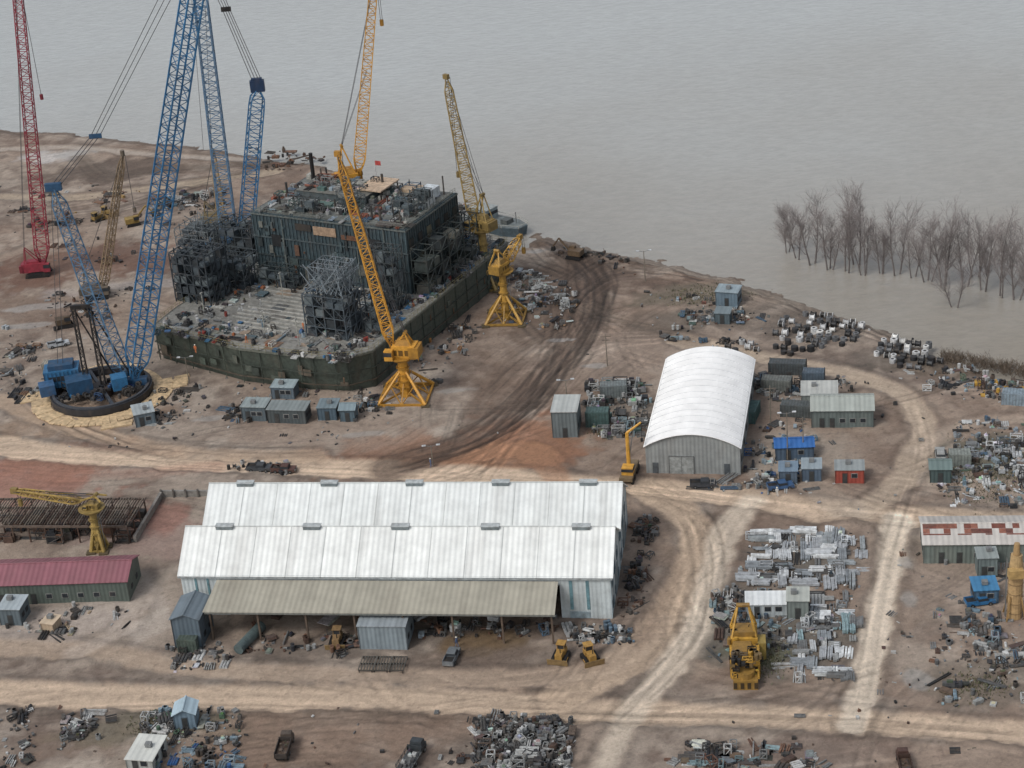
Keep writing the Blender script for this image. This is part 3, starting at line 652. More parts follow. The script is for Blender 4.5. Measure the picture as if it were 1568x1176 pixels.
for (u,v,l,h,a,c) in [(915,655,4.2,3.2,0,(80,104,101)),(940,610,5,2.6,5,(122,130,130)),(1205,575,7,2.5,-6,(80,86,88)),(1188,600,5.5,2.4,-8,(112,116,112)),(1245,590,4,2.6,-5,(90,104,116)),(1160,640,5,2.4,80,(80,110,108)),(640,520,4,2.4,20,(90,100,104)),(1555,622,5,2.5,-10,(140,156,166)),(288,1000,3,2.4,0,(84,96,88)),(1470,715,3.6,2.4,0,(140,146,140)),(1220,640,6,2.5,-8,(90,96,96)),(78,575,3.2,2.6,4,(164,160,148))]:
    container('storage_container',u,v,l,2.4,h,ad+a,c)
# ------------------------------------------------------------------ SHIP (hull under construction)
O=G(577,592); E=G(745,452); e1=(E-O).normalized(); sa=math.atan2(e1.y,e1.x)
Mi=Matrix.Rotation(-sa,4,'Z')
def LS(u,v,z=0): return Mi@(G(u,v,z)-O)
zd=HG(535,603,548)
ol=[LS(577,592),LS(535,603),LS(480,601),LS(370,587),LS(243,552)]
Wp=ol[-1].y; fr_,fl_=LS(625,455,zd),LS(405,415,zd)
Ls=58.0
out=[(q.x,q.y) for q in ol]; top=out+[(ol[-1].x+10,Wp+1),(Ls,Wp-4),(Ls,0)]
top=top[::-1]; ins=[(x+(1.2 if x<0 else 0),y+(-.6 if y>Wp/2 else .2)) for x,y in top]
hl,dk,sup,deckeq,tow,rail=MB(),MB(),MB(),MB(),MB(),MB()
HGN=col((74,82,74))
hl.prism(top,-.3,zd,HGN,inset=ins)
nT=len(top)
for i in range(nT):
    a=Vector((*top[i],0));b_=Vector((*top[(i+1)%nT],0)); l=(b_-a).length; nm=Vector(((b_-a).y,-(b_-a).x,0)).normalized(); an=math.atan2((b_-a).y,(b_-a).x)
    for zz,hh,cc in ((zd-.35,.4,col((104,107,97))),(zd*.55,.12,col((60,67,61))),(zd*.22,.2,col((82,74,64)))):
        c0=(a+b_)/2+nm*.06; hl.box(c0.x,c0.y,zz,l,.2,hh,cc,an)
    k=int(l/1.6)
    for q in range(k+1):
        p=a+(b_-a)*((q+.5)/(k+1))+nm*.04
        if q%3==0: hl.box(p.x,p.y,.4,.14,.14,zd-.8,col(random.choice([(66,74,67),(80,90,80)])),an)
        if R()<.3: hl.box(p.x,p.y,U(1,zd-2.5),U(.8,2),.12,U(.8,2),col(random.choice([(88,95,86),(62,69,63),(92,84,72),(78,88,79)])),an)
        if R()<.2: hl.box(p.x,p.y,zd*U(.1,.8),.25,.12,zd*.18,col((110,88,70)),an)
        rail.tube((p.x,p.y,zd),(p.x,p.y,zd+1.1),.04,col((140,132,92)))
    for zz in(.6,1.1): rail.tube((a.x,a.y,zd+zz),(b_.x,b_.y,zd+zz),.035,col((140,132,92)))
dk.prism([(x+(.15 if x<0 else -.15 if x>50 else 0),y+(.15 if y<5 else -.15 if y>Wp-8 else 0)) for x,y in top],zd+.004,zd+.05,col((136,135,129)))
for i in range(13):
    s=2+i*1.7; dk.box(s,Wp*.55+U(-1,1),zd+.05,.3,U(12,18),.25,col((168,167,160),.1))
for i in range(46):
    dk.box(U(-6,24),U(3,Wp-4),zd+.055+.003*i,U(1.5,4),U(1.5,4),.02,col(random.choice([(150,148,141),(112,110,105),(150,134,117),(92,94,94),(128,104,86),(140,140,134)])))
bs=(fr_.x+fl_.x)/2; bw0=max(4.5,fr_.y); bw1=fl_.y; bd=22.0; bh=15.0; TEAL=col((60,75,80))
bc=Mi.inverted()@Vector((bs,(bw0+bw1)/2,0))+O; bh=max(11,min(18,ZROW((bc.x,bc.y),338)-zd))
sup.box(bs+bd/2,(bw0+bw1)/2,zd,bd,bw1-bw0,bh,TEAL)
nb=int((bw1-bw0)/.9)
for i in range(nb+1):
    y=bw0+(bw1-bw0)*i/nb; sup.box(bs-.08,y,zd,.16,.26,bh,col((66,82,88),.12))
for i in range(int(bd/.9)+1):
    for yy in(bw0-.08,bw1+.08): sup.box(bs+bd*i/int(bd/.9),yy,zd,.26,.16,bh,col((60,73,75),.1))
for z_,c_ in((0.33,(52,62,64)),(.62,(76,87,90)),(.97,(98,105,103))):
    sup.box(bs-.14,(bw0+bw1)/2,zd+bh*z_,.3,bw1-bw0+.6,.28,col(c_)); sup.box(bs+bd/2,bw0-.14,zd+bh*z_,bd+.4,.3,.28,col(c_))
for [y,z,w_,h_,c_] in [(.52,.76,5.6,1.9,(170,144,120)),(.66,.8,4,1.5,(60,56,52)),(.2,.66,3,2,(36,38,40)),(.36,.74,4,1.0,(112,78,60)),(.85,.5,2.4,2.6,(36,38,40)),(.12,.25,3.5,3,(34,36,36)),(.3,.2,2,2.4,(90,90,84)),(.6,.12,3,3,(36,38,38)),(.75,.2,2,2,(70,84,84)),(.45,.4,3,1.6,(72,88,92))]:
    sup.box(bs-.2,bw0+(bw1-bw0)*y,zd+bh*z,.2,w_,h_,col(c_))
for k in range(3):
    for i in range(6):
        s=bs+1.8+i*3.7; sup.box(s,bw0-.18,zd+.8+k*bh*.3,1.8,.16,2.4,col(random.choice([(30,32,32),(40,44,42),(100,96,78)])))
for i in range(50):
    y=U(bw0+1,bw1-1); z0=zd+U(0,bh*.8); sup.box(bs-.3,y,z0,.3,U(.15,1.2),U(.4,2.4),col(random.choice([(84,96,98),(50,58,60),(110,112,106),(98,74,60),(74,90,94)]),.2))
for i in range(5):
    y=U(bw0+2,bw1-2); sup.tube((bs-.35,y,zd),(bs-.35,y,zd+bh*U(.6,1)),.12,col((110,116,112)),6)
zt=zd+bh
sup.box(bs+bd/2,(bw0+bw1)/2,zt,bd-1,bw1-bw0-1,.2,col((112,115,111)))
sup.box(bs+bd*.66,(bw0+bw1)/2+5,zt+.2,bd*.42,(bw1-bw0)*.45,1.6,col((84,94,96)))
sup.box(bs+bd*.66,(bw0+bw1)/2+5,zt+1.8,bd*.42+.4,(bw1-bw0)*.45+.4,.12,col((118,118,112)))
sup.box(bs+bd*.75,bw0+(bw1-bw0)*.42,zt+2.2,bd*.36,6,.3,col((206,182,156)))
for a_ in(-1,1):
    for b_ in(-1,1): sup.tube((bs+bd*.75+a_*bd*.16,bw0+(bw1-bw0)*.42+b_*2.7,zt),(bs+bd*.75+a_*bd*.16,bw0+(bw1-bw0)*.42+b_*2.7,zt+2.2),.15,DARK)
sup.box(bs+bd*.8,bw0+4,zt+.2,4,3,2.2,col((206,214,218))); sup.box(bs+bd*.6,bw0+2.2,zt+.2,3,2.6,2.0,col((188,194,194))); sup.box(bs+bd*.9,bw0+9,zt+.2,3,5,1.0,col((190,168,142)))
PR=pal(GREYS,DARKS,BLUES,[(180,180,172),(140,84,66),(76,100,96)])
for i in range(250):
    item(deckeq,bs+U(.8,bd-.8),U(bw0+1,bw1-1),zt+.2,random.choice(['box','box','pipe','frame','bar','sheet']),col(random.choice(PR),.25),random.choice([0,math.pi/2]),U(.6,1.6))
for i in range(50):
    item(deckeq,bs+bd*.66+U(-4,4),(bw0+bw1)/2+5+U(-7,7),zt+1.92,random.choice(['box','pipe','frame','bar','sheet']),col(random.choice(PR),.25),random.choice([0,math.pi/2]),U(.6,1.4))
for i in range(26):
    x,y=bs+U(1,bd-1),U(bw0+1,bw1-1); deckeq.tube((x,y,zt),(x,y,zt+U(2,4.5)),U(.08,.3),col(random.choice(DARKS)),7)
for i in range(5):
    x,y=bs+U(2,bd-2),U(bw0+2,bw1-12); tow.scaffold(x,y,zt+.2,U(2.5,4.5),U(3,5),U(2.5,4),2,2,2,col((84,92,94)),.1,.5,[col((90,100,104)),col((60,70,74)),col((130,134,132))])
for a_,b_ in (((bs+.2,bw0+.2),(bs+.2,bw1-.2)),((bs+.2,bw0+.2),(bs+bd,bw0+.2))):
    for zz in(.6,1.1): rail.tube((*a_,zt+zz),(*b_,zt+zz),.045,col((120,124,116)))
    for i in range(19): t=i/18; rail.tube((a_[0]+(b_[0]-a_[0])*t,a_[1]+(b_[1]-a_[1])*t,zt),(a_[0]+(b_[0]-a_[0])*t,a_[1]+(b_[1]-a_[1])*t,zt+1.1),.045,col((120,124,116)))
sx_,sy_=bs+bd*.85,bw1-4.0; sup.tube((sx_,sy_,zt),(sx_,sy_,zt+7),.45,BLACK,10)
sup.tube((bs+bd*.95,bw0+(bw1-bw0)*.5,zt),(bs+bd*.95,bw0+(bw1-bw0)*.5,zt+6.0),.08,col((200,200,200)),6)
sup.box(bs+bd*.95,bw0+(bw1-bw0)*.5-.75,zt+4.9,.06,1.4,1.0,col((180,70,66)))
tow.scaffold(bs+bd/2,bw0-2.6,zd,bd,3.6,bh*.72,7,1,4,col((60,68,67)),.14,.55,[col((66,74,72)),col((86,93,88)),col((54,60,62)),col((104,104,97))])
tow.scaffold(bs+bd+5,Wp*.35,zd,9,18,7,3,5,2,col((64,69,71)),.16,.6,[col((70,77,79)),col((56,62,66)),col((120,124,124))])
TC=[col((60,68,74)),col((74,84,90)),col((48,54,58)),col((98,107,110))]
q=LS(300,463,zd); tow.scaffold(q.x+3,q.y,zd,7.5,9,11,4,5,5,col((58,66,72)),.15,.7,TC)
q=LS(505,515,zd); tow.scaffold(q.x+3,q.y,zd,8,9.5,9,4,4,4,col((74,84,91)),.15,.5,TC)
for _ in range(60):
    x,y=q.x+3+U(-4,4),q.y+U(-5,5); x2,y2=q.x+3+U(-4,4),q.y+U(-5,5); tow.tube((x,y,zd+9+U(0,1)),(x2,y2,zd+U(12,15.5)),.1,col((120,130,136),.2))
tow.scaffold(q.x+3.5,q.y,zd+9,6,7,5.5,3,3,2,col((120,130,136)),.1,.1,TC)
q=LS(360,440,zd); tow.scaffold(q.x+2,q.y,zd,6,7,7,3,3,3,col((64,72,76)),.13,.55,TC)
q=LS(300,405,zd); tow.scaffold(q.x+4,q.y,zd,8,9,8,4,4,4,col((108,116,120)),.11,.25,TC)
for _ in range(30):
    tow.tube((q.x+4+U(-5,5),q.y+U(-5,5),zd+U(5,8)),(q.x+4+U(-5,5),q.y+U(-5,5),zd+U(7,11)),.1,col((96,104,108),.2))
q=LS(375,400,zd); tow.scaffold(q.x+1,q.y,zd,7,9,9,3,4,4,col((60,69,74)),.13,.6,TC)
q=LS(610,470,zd); tow.scaffold(q.x,q.y+2,zd,4,6,13,2,3,5,col((66,73,75)),.13,.45,TC)
q=LS(585,505,zd); tow.scaffold(q.x,q.y+1,zd,4,4,4.5,2,2,2,col((66,73,75)),.13,.6,TC)
q=LS(440,430,zd); tow.scaffold(q.x-2,q.y,zd,4,9,4,2,4,2,col((64,74,76)),.13,.6,TC)
PD=pal(GREYS,GREYS,DARKS,[(64,84,92),(88,104,98)],BLUES,[(176,176,170),(160,98,66),(60,104,140),(140,60,52)])
for i in range(470):
    s,w_=U(-7,bs-1),U(2,Wp-3)
    if R()<.35: w_=random.choice([U(2,6),U(Wp-9,Wp-2)])
    if 2<s<22 and Wp*.38<w_<Wp*.72 and R()<.78: continue
    item(deckeq,s,w_,zd+.05,random.choice(['box','box','pipe','frame','bar','drum','sheet','plank']),col(random.choice(PD),.3),random.choice([0,math.pi/2,U(0,3)]),U(.35,1.15))
for i in range(120):
    item(deckeq,U(bs,Ls-1),random.choice([U(.6,3.2),U(bw1+1,Wp-2)]),zd+.05,random.choice(['box','pipe','frame','drum']),col(random.choice(PD),.3),random.choice([0,math.pi/2]),U(.6,1.6))
for i in range(110):
    item(deckeq,U(bs+bd+1,Ls-1),U(1,Wp-6),zd+.05,random.choice(['box','pipe','frame','drum','sheet']),col(random.choice(PD+[(190,194,196)]),.3),random.choice([0,math.pi/2]),U(.8,2.2))
for (s,w_,h_) in [(16,Wp*.62,6),(0,Wp*.5,5),(-3,Wp*.3,6),(8,Wp*.2,8),(19,Wp*.4,4),(4,Wp*.85,5)]: deckeq.tube((s,w_,zd),(s,w_,zd+h_),.1,col((180,180,170)),5); deckeq.box(s,w_,zd+h_,.7,.3,.2,col((160,160,155)))
group('powerhouse_barge_hull',{'hull':(hl,M_PAINT),'deck':(dk,M_PAINT),'superstructure':(sup,M_PAINT),'deck_and_roof_equipment':(deckeq,M_JUNK),'steel_frame_towers':(tow,M_PAINT),'railings':(rail,M_PAINT)},O,sa)
m=MB(); bo=[(-8,-3.2),(5,-3.2),(9,-1.6),(9,1.6),(5,3.2),(-8,3.2)]
m.prism(bo,-.6,2.2,col((84,100,108)),inset=[(x*.93,y*.9) for x,y in bo]); m.prism([(x*.97,y*.95) for x,y in bo],2.204,2.28,col((122,130,130)))
m.box(-3,0,2.28,5,4,2.6,col((142,154,156))); m.box(-3,0,3.4,5.06,4.06,.8,WIN); m.box(-3,0,4.88,5.3,4.3,.15,col((164,170,168))); m.tube((-4,0,5),(-4,0,8),.1,BLACK); m.box(4,0,2.28,2,2.4,1.0,col((96,100,98))); m.tube((6,1,2.3),(6,1,5),.1,STEEL)
for a,b_ in zip(bo,bo[1:]+bo[:1]): m.tube((*a,2.9),(*b_,2.9),.06,col((190,190,180))); m.tube((*a,2.2),(*a,3),.07,col((190,190,180)))
m.obj('moored_work_barge',M_PAINT,loc=G(758,350,-1.1),rz=-.75)
# ------------------------------------------------------------------ CRANES
def rope(m,a,b,r=.07,c=None): m.tube(a,b,r,c or col((70,70,72)),4)
def ped_crane(name,u,v,hp,tip,c,legs=5.5,col_r=1.1,bw=1.9,hs=1.0,afr=6,hook=.35,n=26):
    b0=G(u,v); c1=col(c); c2=col(tuple(q*.82 for q in c)); ped,hs_,bm,rp_=MB(),MB(),MB(),MB(); X,Y=b0.x,b0.y
    cs=[(X+legs*math.cos(t),Y+legs*math.sin(t)) for t in (math.radians(q) for q in (35,125,215,305))]
    for i in range(4):
        p,q=cs[i],cs[(i+1)%4]; ped.tube((*p,.3),(*q,.3),.3,c2,4); ped.tube((*p,.3),(X,Y,6.2),.34,c1,6,r2=.26); ped.tube((*p,.3),(X,Y,1.2),.22,c2,4); ped.box(p[0],p[1],-.1,1.6,1.6,.4,col((90,80,60)))
        mp_=((p[0]+q[0])/2,(p[1]+q[1])/2,.3); ped.tube(mp_,(X,Y,4),.16,c2,4); ped.tube(mp_,((p[0]+X)/2,(p[1]+Y)/2,3.2),.12,c2,4); ped.tube(mp_,((q[0]+X)/2,(q[1]+Y)/2,3.2),.12,c2,4)
    ped.tube((X,Y,0),(X,Y,hp),col_r,c1,12,r2=col_r*.85)
    for k in range(4): ped.tube((X,Y,2+k*(hp-3)/4),(X,Y,2.25+k*(hp-3)/4),col_r+.25,c2,12)
    ped.tube((X+col_r+.1,Y-.4,0),(X+col_r+.1,Y-.4,hp),.06,STEEL); ped.tube((X+col_r+.5,Y-.4,0),(X+col_r+.5,Y-.4,hp),.06,STEEL)
    ped.tube((X,Y,hp-.6),(X,Y,hp),col_r+.9,c2,14); ped.ring(X,Y,hp,col_r+.9,col_r+1.6,.15,c2,16)
    d=Vector((tip.x-X,tip.y-Y,0))
    d=d.normalized() if d.length>1 else Vector((1,0,0)); a=math.atan2(d.y,d.x); z=hp
    hs_.box(X-d.x*.8*hs,Y-d.y*.8*hs,z,4.2*hs,2.8*hs,2.4*hs,c1,a); hs_.box(X-d.x*2.6*hs,Y-d.y*2.6*hs,z+.2,1.8*hs,3.1*hs,2.0*hs,c2,a); hs_.box(X-d.x*.6*hs,Y-d.y*.6*hs,z+2.4*hs,2.8*hs,2.2*hs,1.0*hs,c2,a,top=.7)
    sx,sy=-d.y,d.x
    for s_ in (-1,1):
        for k in (-1.8,-.4,1.0): hs_.box(X+d.x*k*hs*.8+sx*1.42*hs*s_,Y+d.y*k*hs*.8+sy*1.42*hs*s_,z+.6*hs,.8*hs,.06,1.1*hs,col(tuple(q*.5 for q in c)),a)
        P0=Vector((X-d.x*3.6*hs+sx*1.9*hs*s_,Y-d.y*3.6*hs+sy*1.9*hs*s_,z+.9)); P1=Vector((X+d.x*2.2*hs+sx*1.9*hs*s_,Y+d.y*2.2*hs+sy*1.9*hs*s_,z+.9)); hs_.tube(P0,P1,.06,c2)
        for t in(0,.33,.66,1): q_=P0.lerp(P1,t); hs_.tube(q_,q_-Vector((0,0,.9)),.05,c2)
    hs_.box(X+d.x*1.7*hs+sx*1.9*hs,Y+d.y*1.7*hs+sy*1.9*hs,z+.1,1.5*hs,1.2*hs,1.9*hs,c1,a); hs_.box(X+d.x*1.8*hs+sx*1.95*hs,Y+d.y*1.8*hs+sy*1.95*hs,z+.95*hs,1.52*hs,1.24*hs,.75*hs,WIN,a)
    foot=Vector((X+d.x*1.6,Y+d.y*1.6,z+1.4)); tp=Vector((X-d.x*1.2,Y-d.y*1.2,z+afr))
    for s_ in(-1,1):
        o=Vector((sx*1.2*s_,sy*1.2*s_,0)); hs_.tube(Vector((X+d.x*1.2,Y+d.y*1.2,z+2))+o,tp+o*.3,.18,c1); hs_.tube(Vector((X-d.x*2.6,Y-d.y*2.6,z+2))+o,tp+o*.3,.18,c1)
        rope(rp_,tp+o*.3,tip+o*.3)
        rope(rp_,tp+o*.3,foot.lerp(tip,.55)+o*.3,.05)
    hs_.tube(tp+Vector((sx*.6,sy*.6,0)),tp-Vector((sx*.6,sy*.6,0)),.35,c2,8)
    bm.lattice(foot,tip,bw,bw*.62,n,c1,.14,.08,.09)
    bm.box(tip.x,tip.y,tip.z-.4,1.2,.8,1.0,c2,a)
    hz=tip.z*(1-hook); rope(rp_,tip+Vector((.4,0,0)),Vector((tip.x+.4,tip.y,hz))); rope(rp_,tip+Vector((.8,0,0)),Vector((tip.x+.8,tip.y,hz))); rp_.tube((tip.x+.6,tip.y,hz-1.3),(tip.x+.6,tip.y,hz),.42,c2,6)
    group(name,{'pedestal_and_legs':(ped,M_CRANE),'machinery_house':(hs_,M_CRANE),'lattice_boom':(bm,M_CRANE),'ropes_and_hook':(rp_,M_CRANE)},b0,world=True)
Yc=(208,152,58)
b0=G(622,606); ped_crane('yellow_pedestal_crane',622,606,HG(622,606,545),PY(517,236,b0.y+2),Yc,legs=6.6,hs=1.1,bw=2.1,hook=.12,afr=5,n=30)
yb=(Mi.inverted()@Vector((bs+bd+4,Wp*.5,0))+O).y; q=PY(536,262,yb)
g=P2px(Vector((q.x,q.y,0))); ped_crane('yellow_pedestal_crane',g[0],g[1],q.z-3.0,PY(573,-30,yb+2),Yc,legs=5,hs=1.15,bw=2.6,afr=9,hook=.13,n=30)
b0=G(775,488); ped_crane('yellow_pedestal_crane',775,488,HG(775,488,415),PY(775,375,b0.y)+Vector((3,6,-1)),(192,150,70),legs=5.4,hs=.85,col_r=.85,afr=5,hook=.15,n=6)
b0=G(745,440); ped_crane('yellow_pedestal_crane',745,440,HG(745,440,350),PY(683,118,b0.y+4),(158,134,80),legs=3.5,hs=1.0,bw=2.7,afr=8,hook=.45,n=30)
b0=G(153,842); ped_crane('yellow_jib_crane',153,842,HG(153,842,778),PY(22,752,b0.y+4),(172,146,84),legs=1.6,hs=.42,bw=1.3,afr=2.6,hook=.15,col_r=.7,n=14)
# --- blue ringer crane
BL=(50,108,150); cb,cb2=col(BL),col((38,76,108)); RC=G(157,604); X,Y=RC.x,RC.y
rg,bo_,ms,rp_,hs_,pad=MB(),MB(),MB(),MB(),MB(),MB()
rr_=10.2
rg.ring(X,Y,.35,rr_-1.3,rr_,1.2,col((42,43,48))); rg.ring(X,Y,1.55,rr_-.9,rr_-.4,.35,col((70,74,80)))
for i in range(36):
    t=2*math.pi*i/36; rg.box(X+math.cos(t)*(rr_-.6),Y+math.sin(t)*(rr_-.6),-.1,.9,1.9,.5,col((60,56,54)),t)
for i in range(4):
    t=i*math.pi/2+.4; rg.tube((X,Y,1.4),(X+math.cos(t)*(rr_-.6),Y+math.sin(t)*(rr_-.6),1.4),.45,col((60,66,74)))
rg.tube((X,Y,0),(X,Y,2),2.2,col((70,60,56)),16)
TN=(208,182,144)
for ti in range(60):
    t=2*math.pi*ti/60
    for k_ in range(2):
        ra=rr_+1.2+k_*1.7+U(-.2,.2)
        if k_==1 and (.35<t<1.1 or 2.2<t<2.7): continue
        pad.box(X+math.cos(t)*ra,Y+math.sin(t)*ra,.0+.04*k_,2.2,1.3,.16+.03*(ti%3),col(TN,.07),t+U(-.03,.03))
for (a,b,w_,l_,r_) in [(15.5,3.5,3,6,.3),(-15,2,3,5,.1),(5,-14,6,2.4,.2)]:
    for k_ in range(int(l_/1.1)): pad.box(X+a,Y+b+(k_-l_/2.2)*1.1,-.02,w_,1.0,.3+.02*R(),col(TN,.1),r_)
ft=G(208,598); ft.z=2.6
tip=PY(312,-120,ft.y+14)
bo_.lattice(ft,tip,4.5,3.6,46,cb,.21,.1,.05,.8)
hs_.box(X-8,Y+3.5,1.7,7,4.4,3.6,cb,.1); hs_.box(X-8,Y+3.5,5.3,5,3.4,1.0,cb2,.1); hs_.box(X-4,Y-1,1.7,5,4,3,cb2,.3); hs_.box(X+4,Y-1,1.7,3,3,2.6,cb,.3); hs_.box(X-10.5,Y-1,1.7,3,3,2.2,col((56,92,128)),.3); hs_.box(X-8,Y+1.25,3.2,4.6,.1,1.0,WIN,.1); hs_.box(ft.x,ft.y,1.4,5.4,1.8,1.4,cb2)
for i in range(9): hs_.box(X-8+(-3.2+i*.8)*math.cos(.1),Y+3.5-2.25+(-3.2+i*.8)*math.sin(.1),1.9,.12,.12,3.2,cb2,.1)
for i in range(50): item(hs_,X+U(-7,8),Y+U(-6,5),1.6,random.choice(['box','frame','drum','spool']),col(random.choice(DARKS+DARKS+[BL,(50,76,110)]),.2),U(0,3),U(.6,1.3))
mt=PY(82,288,Y+6); mf=Vector((X+4.5,Y+2,2)); ms.lattice(mf,mt,3.0,2.0,26,col((84,120,150)),.15,.08,.08)
ms.box(mt.x,mt.y,mt.z-.5,3.2,1.0,1.5,cb2)
gt=PY(124,470,Y+3)
for s_ in(-1.6,1.6):
    ms.lattice((X-1+s_,Y,1.8),(gt.x+s_,gt.y,gt.z),.9,.6,9,BLACK,.12,.08,0); ms.tube((X+5+s_,Y+1,1.8),(gt.x+s_,gt.y,gt.z),.16,BLACK)
ms.box(gt.x,gt.y,gt.z-.3,4.2,.7,.8,BLACK)
blk=PY(146,208,Y+10)
for k in (-.9,0,.9):
    o=Vector((k,0,0)); rope(rp_,mt+o,blk+o,.08); rope(rp_,blk+o,tip+o*1.6,.08)
rp_.box(blk.x,blk.y,blk.z-.5,2.4,.4,.9,cb2)
for k in(-.5,.5): rope(rp_,mt+Vector((k,0,0)),Vector((X-8+k,Y+3,5.5)),.07)
group('blue_ringer_crane',{'ring_track':(rg,M_CRANE),'main_boom':(bo_,M_CRANE),'mast_and_gantry':(ms,M_CRANE),'machinery_house':(hs_,M_CRANE),'ropes':(rp_,M_CRANE),'timber_mats':(pad,M_PAINT)},RC,world=True)
bs2,rp2,bd2=MB(),MB(),MB(); b0=G(352,395); yb=b0.y
t1=PY(300,-60,yb+10); bs2.lattice(PY(352,372,yb),t1,3.6,2.8,38,col((84,116,144)),.19,.1,.05,.8)
f2=PY(374,385,yb); t2=PY(395,138,yb+2); bs2.lattice(f2,t2,3.2,3.0,22,cb,.18,.09,.05)
bs2.box(t2.x,t2.y,t2.z-.3,3.2,1.3,2.6,col((30,54,84))); bs2.box(t2.x,t2.y,t2.z+2.3,2.4,1.0,.5,col((30,54,84)))
t3=PY(346,14,yb+5)
for k in(-1.0,-.3,.4,1.0):
    o=Vector((k,0,0)); rope(rp2,t2+o+Vector((0,0,2.5)),t3+o*.8,.08); rope(rp2,t3+o*.8,PY(305,-80,yb+10)+o,.07)
rp2.box(t3.x,t3.y,t3.z-.5,2.2,.5,1.0,BLACK)
for k in (-.8,.8): rope(rp2,t1+Vector((k*2,0,0)),PY(318+k*8,230,yb+4),.06)
bd2.box(b0.x,yb,1.6,8,6,4,cb2); bd2.box(b0.x-5,yb-1,1.6,3,3,3,cb)
for s_ in(-3,3): bd2.box(b0.x,yb+s_,-.1,9,1.3,1.7,BLACK)
group('blue_lattice_crane',{'lattice_booms':(bs2,M_CRANE),'ropes':(rp2,M_CRANE),'crawler_body':(bd2,M_CRANE)},b0,world=True)
def crawler(name,u,v,tip,c,w=2.6,n=34,boomc=None,s=1.0):
    b0=G(u,v); c1=col(c); X,Y=b0.x,b0.y; tr_,bd,bm,rp_=MB(),MB(),MB(),MB()
    for k in(-1,1):
        tr_.box(X,Y+k*1.9*s,-.1,6.4*s,1.0*s,1.1*s,BLACK,top=.85)
        for i in range(6): tr_.tube((X-2.5*s+i*s,Y+k*1.9*s-.55*s,.5*s),(X-2.5*s+i*s,Y+k*1.9*s+.55*s,.5*s),.4*s,DARK,8)
    tr_.box(X,Y,.4,3*s,3.2*s,.8,DARK)
    bd.box(X-.8*s,Y,1.2*s,6*s,3.2*s,2.3*s,c1); bd.box(X-3.9*s,Y,1.3*s,1.0*s,3.4*s,1.8*s,tuple(q*.6 for q in c1[:3])+(1,)); bd.box(X+2.6*s,Y-1.4*s,1.2*s,1.6*s,1.2*s,2.2*s,c1); bd.box(X+2.7*s,Y-1.45*s,2.3*s,1.62*s,1.24*s,.9*s,WIN); bd.box(X-1*s,Y,3.5*s,3*s,2*s,.5*s,c1)
    ft=Vector((X+1.5*s,Y,1.8*s)); g=Vector((X-2.5*s,Y,7.5*s)); cb_=col(boomc) if boomc else c1
    for k in(-.9,.9): bd.tube((X+1,Y+k,3),(g.x,g.y+k*.5,g.z),.13,c1); bd.tube((X-3*s,Y+k,3),(g.x,g.y+k*.5,g.z),.13,c1); rope(rp_,(g.x,g.y+k*.5,g.z),tip+Vector((0,k*.5,0)),.06)
    bm.lattice(ft,tip,w,w*.6,n,cb_,.14,.08,.06)
    bm.tube(tip,tip+Vector((0,-.1,1.2)),.5,c1,8); hz=tip.z*.6; rope(rp_,tip+Vector((.5,0,0)),(tip.x+.5,tip.y,hz)); rp_.tube((tip.x+.5,tip.y,hz-1.2),(tip.x+.5,tip.y,hz),.4,c1,6)
    group(name,{'crawler_tracks':(tr_,M_CRANE),'cab_and_house':(bd,M_CRANE),'lattice_boom':(bm,M_CRANE),'ropes_and_hook':(rp_,M_CRANE)},b0,world=True)
g0=G(60,420); crawler('red_crawler_crane',60,420,PY(24,-40,g0.y+5),(142,48,62),w=3.0,n=44,s=.9)
g0=G(150,455); crawler('tan_crawler_crane',150,455,PY(188,238,g0.y+6),(110,100,88),w=1.7,n=24,boomc=(140,120,94),s=.85)
g0=G(332,345); crawler('tan_crawler_crane',332,345,PY(326,235,g0.y+3),(126,112,82),w=1.8,n=14,boomc=(148,126,90),s=.85)
b0=G(964,730); m=MB(); YO=(208,156,64); m.box(0,0,.9,7.0,2.3,.7,col((120,104,80)),1.3)
for k in(-2.6,-1.2,1.4,2.7):
    for s_ in(-1.1,1.1): m.tube((math.cos(1.3)*k-math.sin(1.3)*(s_-.2),math.sin(1.3)*k+math.cos(1.3)*(s_-.2),.55),(math.cos(1.3)*k-math.sin(1.3)*(s_+.2),math.sin(1.3)*k+math.cos(1.3)*(s_+.2),.55),.55,BLACK,10)
m.box(-.3,-1.5,1.6,1.8,2.0,1.4,col(YO),1.3); m.box(-.3,-1.6,2.3,1.86,2.06,.5,WIN,1.3)
m.tube((0,0,1.7),(0,.3,8.6),.38,col(YO),6,r2=.32); m.tube((0,.3,8.6),(2.6,.8,10.2),.28,col(YO),6,r2=.18); m.tube((.3,.2,4.5),(1.2,.6,9.1),.12,STEEL); m.tube((2.6,.8,10.2),(2.6,.8,7),.05,BLACK); m.tube((2.6,.8,6.4),(2.6,.8,7),.25,BLACK,6)
m.obj('yellow_mobile_crane',M_CRANE,loc=b0)
b0=G(1142,1052); m=MB(); y1,y2=col((188,146,62)),col((144,112,54))
m.box(0,1,-.1,3.6,3.4,1.6,y2); m.box(0,4.6,0,4.4,4.6,2.8,y1); m.box(0,9,0,4.0,3.6,3.6,y1); m.box(-.3,5.0,2.8,3.2,3.4,1.0,y2,top=.8); m.box(0,9,3.6,3.2,2.6,.8,y2)
for i in range(7): m.box(-2.24,2.8+i*1.3,.6,.06,.8,1.4,DARK); m.box(2.24,2.8+i*1.3,.6,.06,.8,1.4,DARK)
for i in range(3): m.box(-1.4+i*1.4,2.26,.6,.9,.06,1.4,col((60,48,30)))
for i in range(4): m.box(-1.5+i*1.0,-.75,.2,.5,.06,1.0,col((60,48,30)))
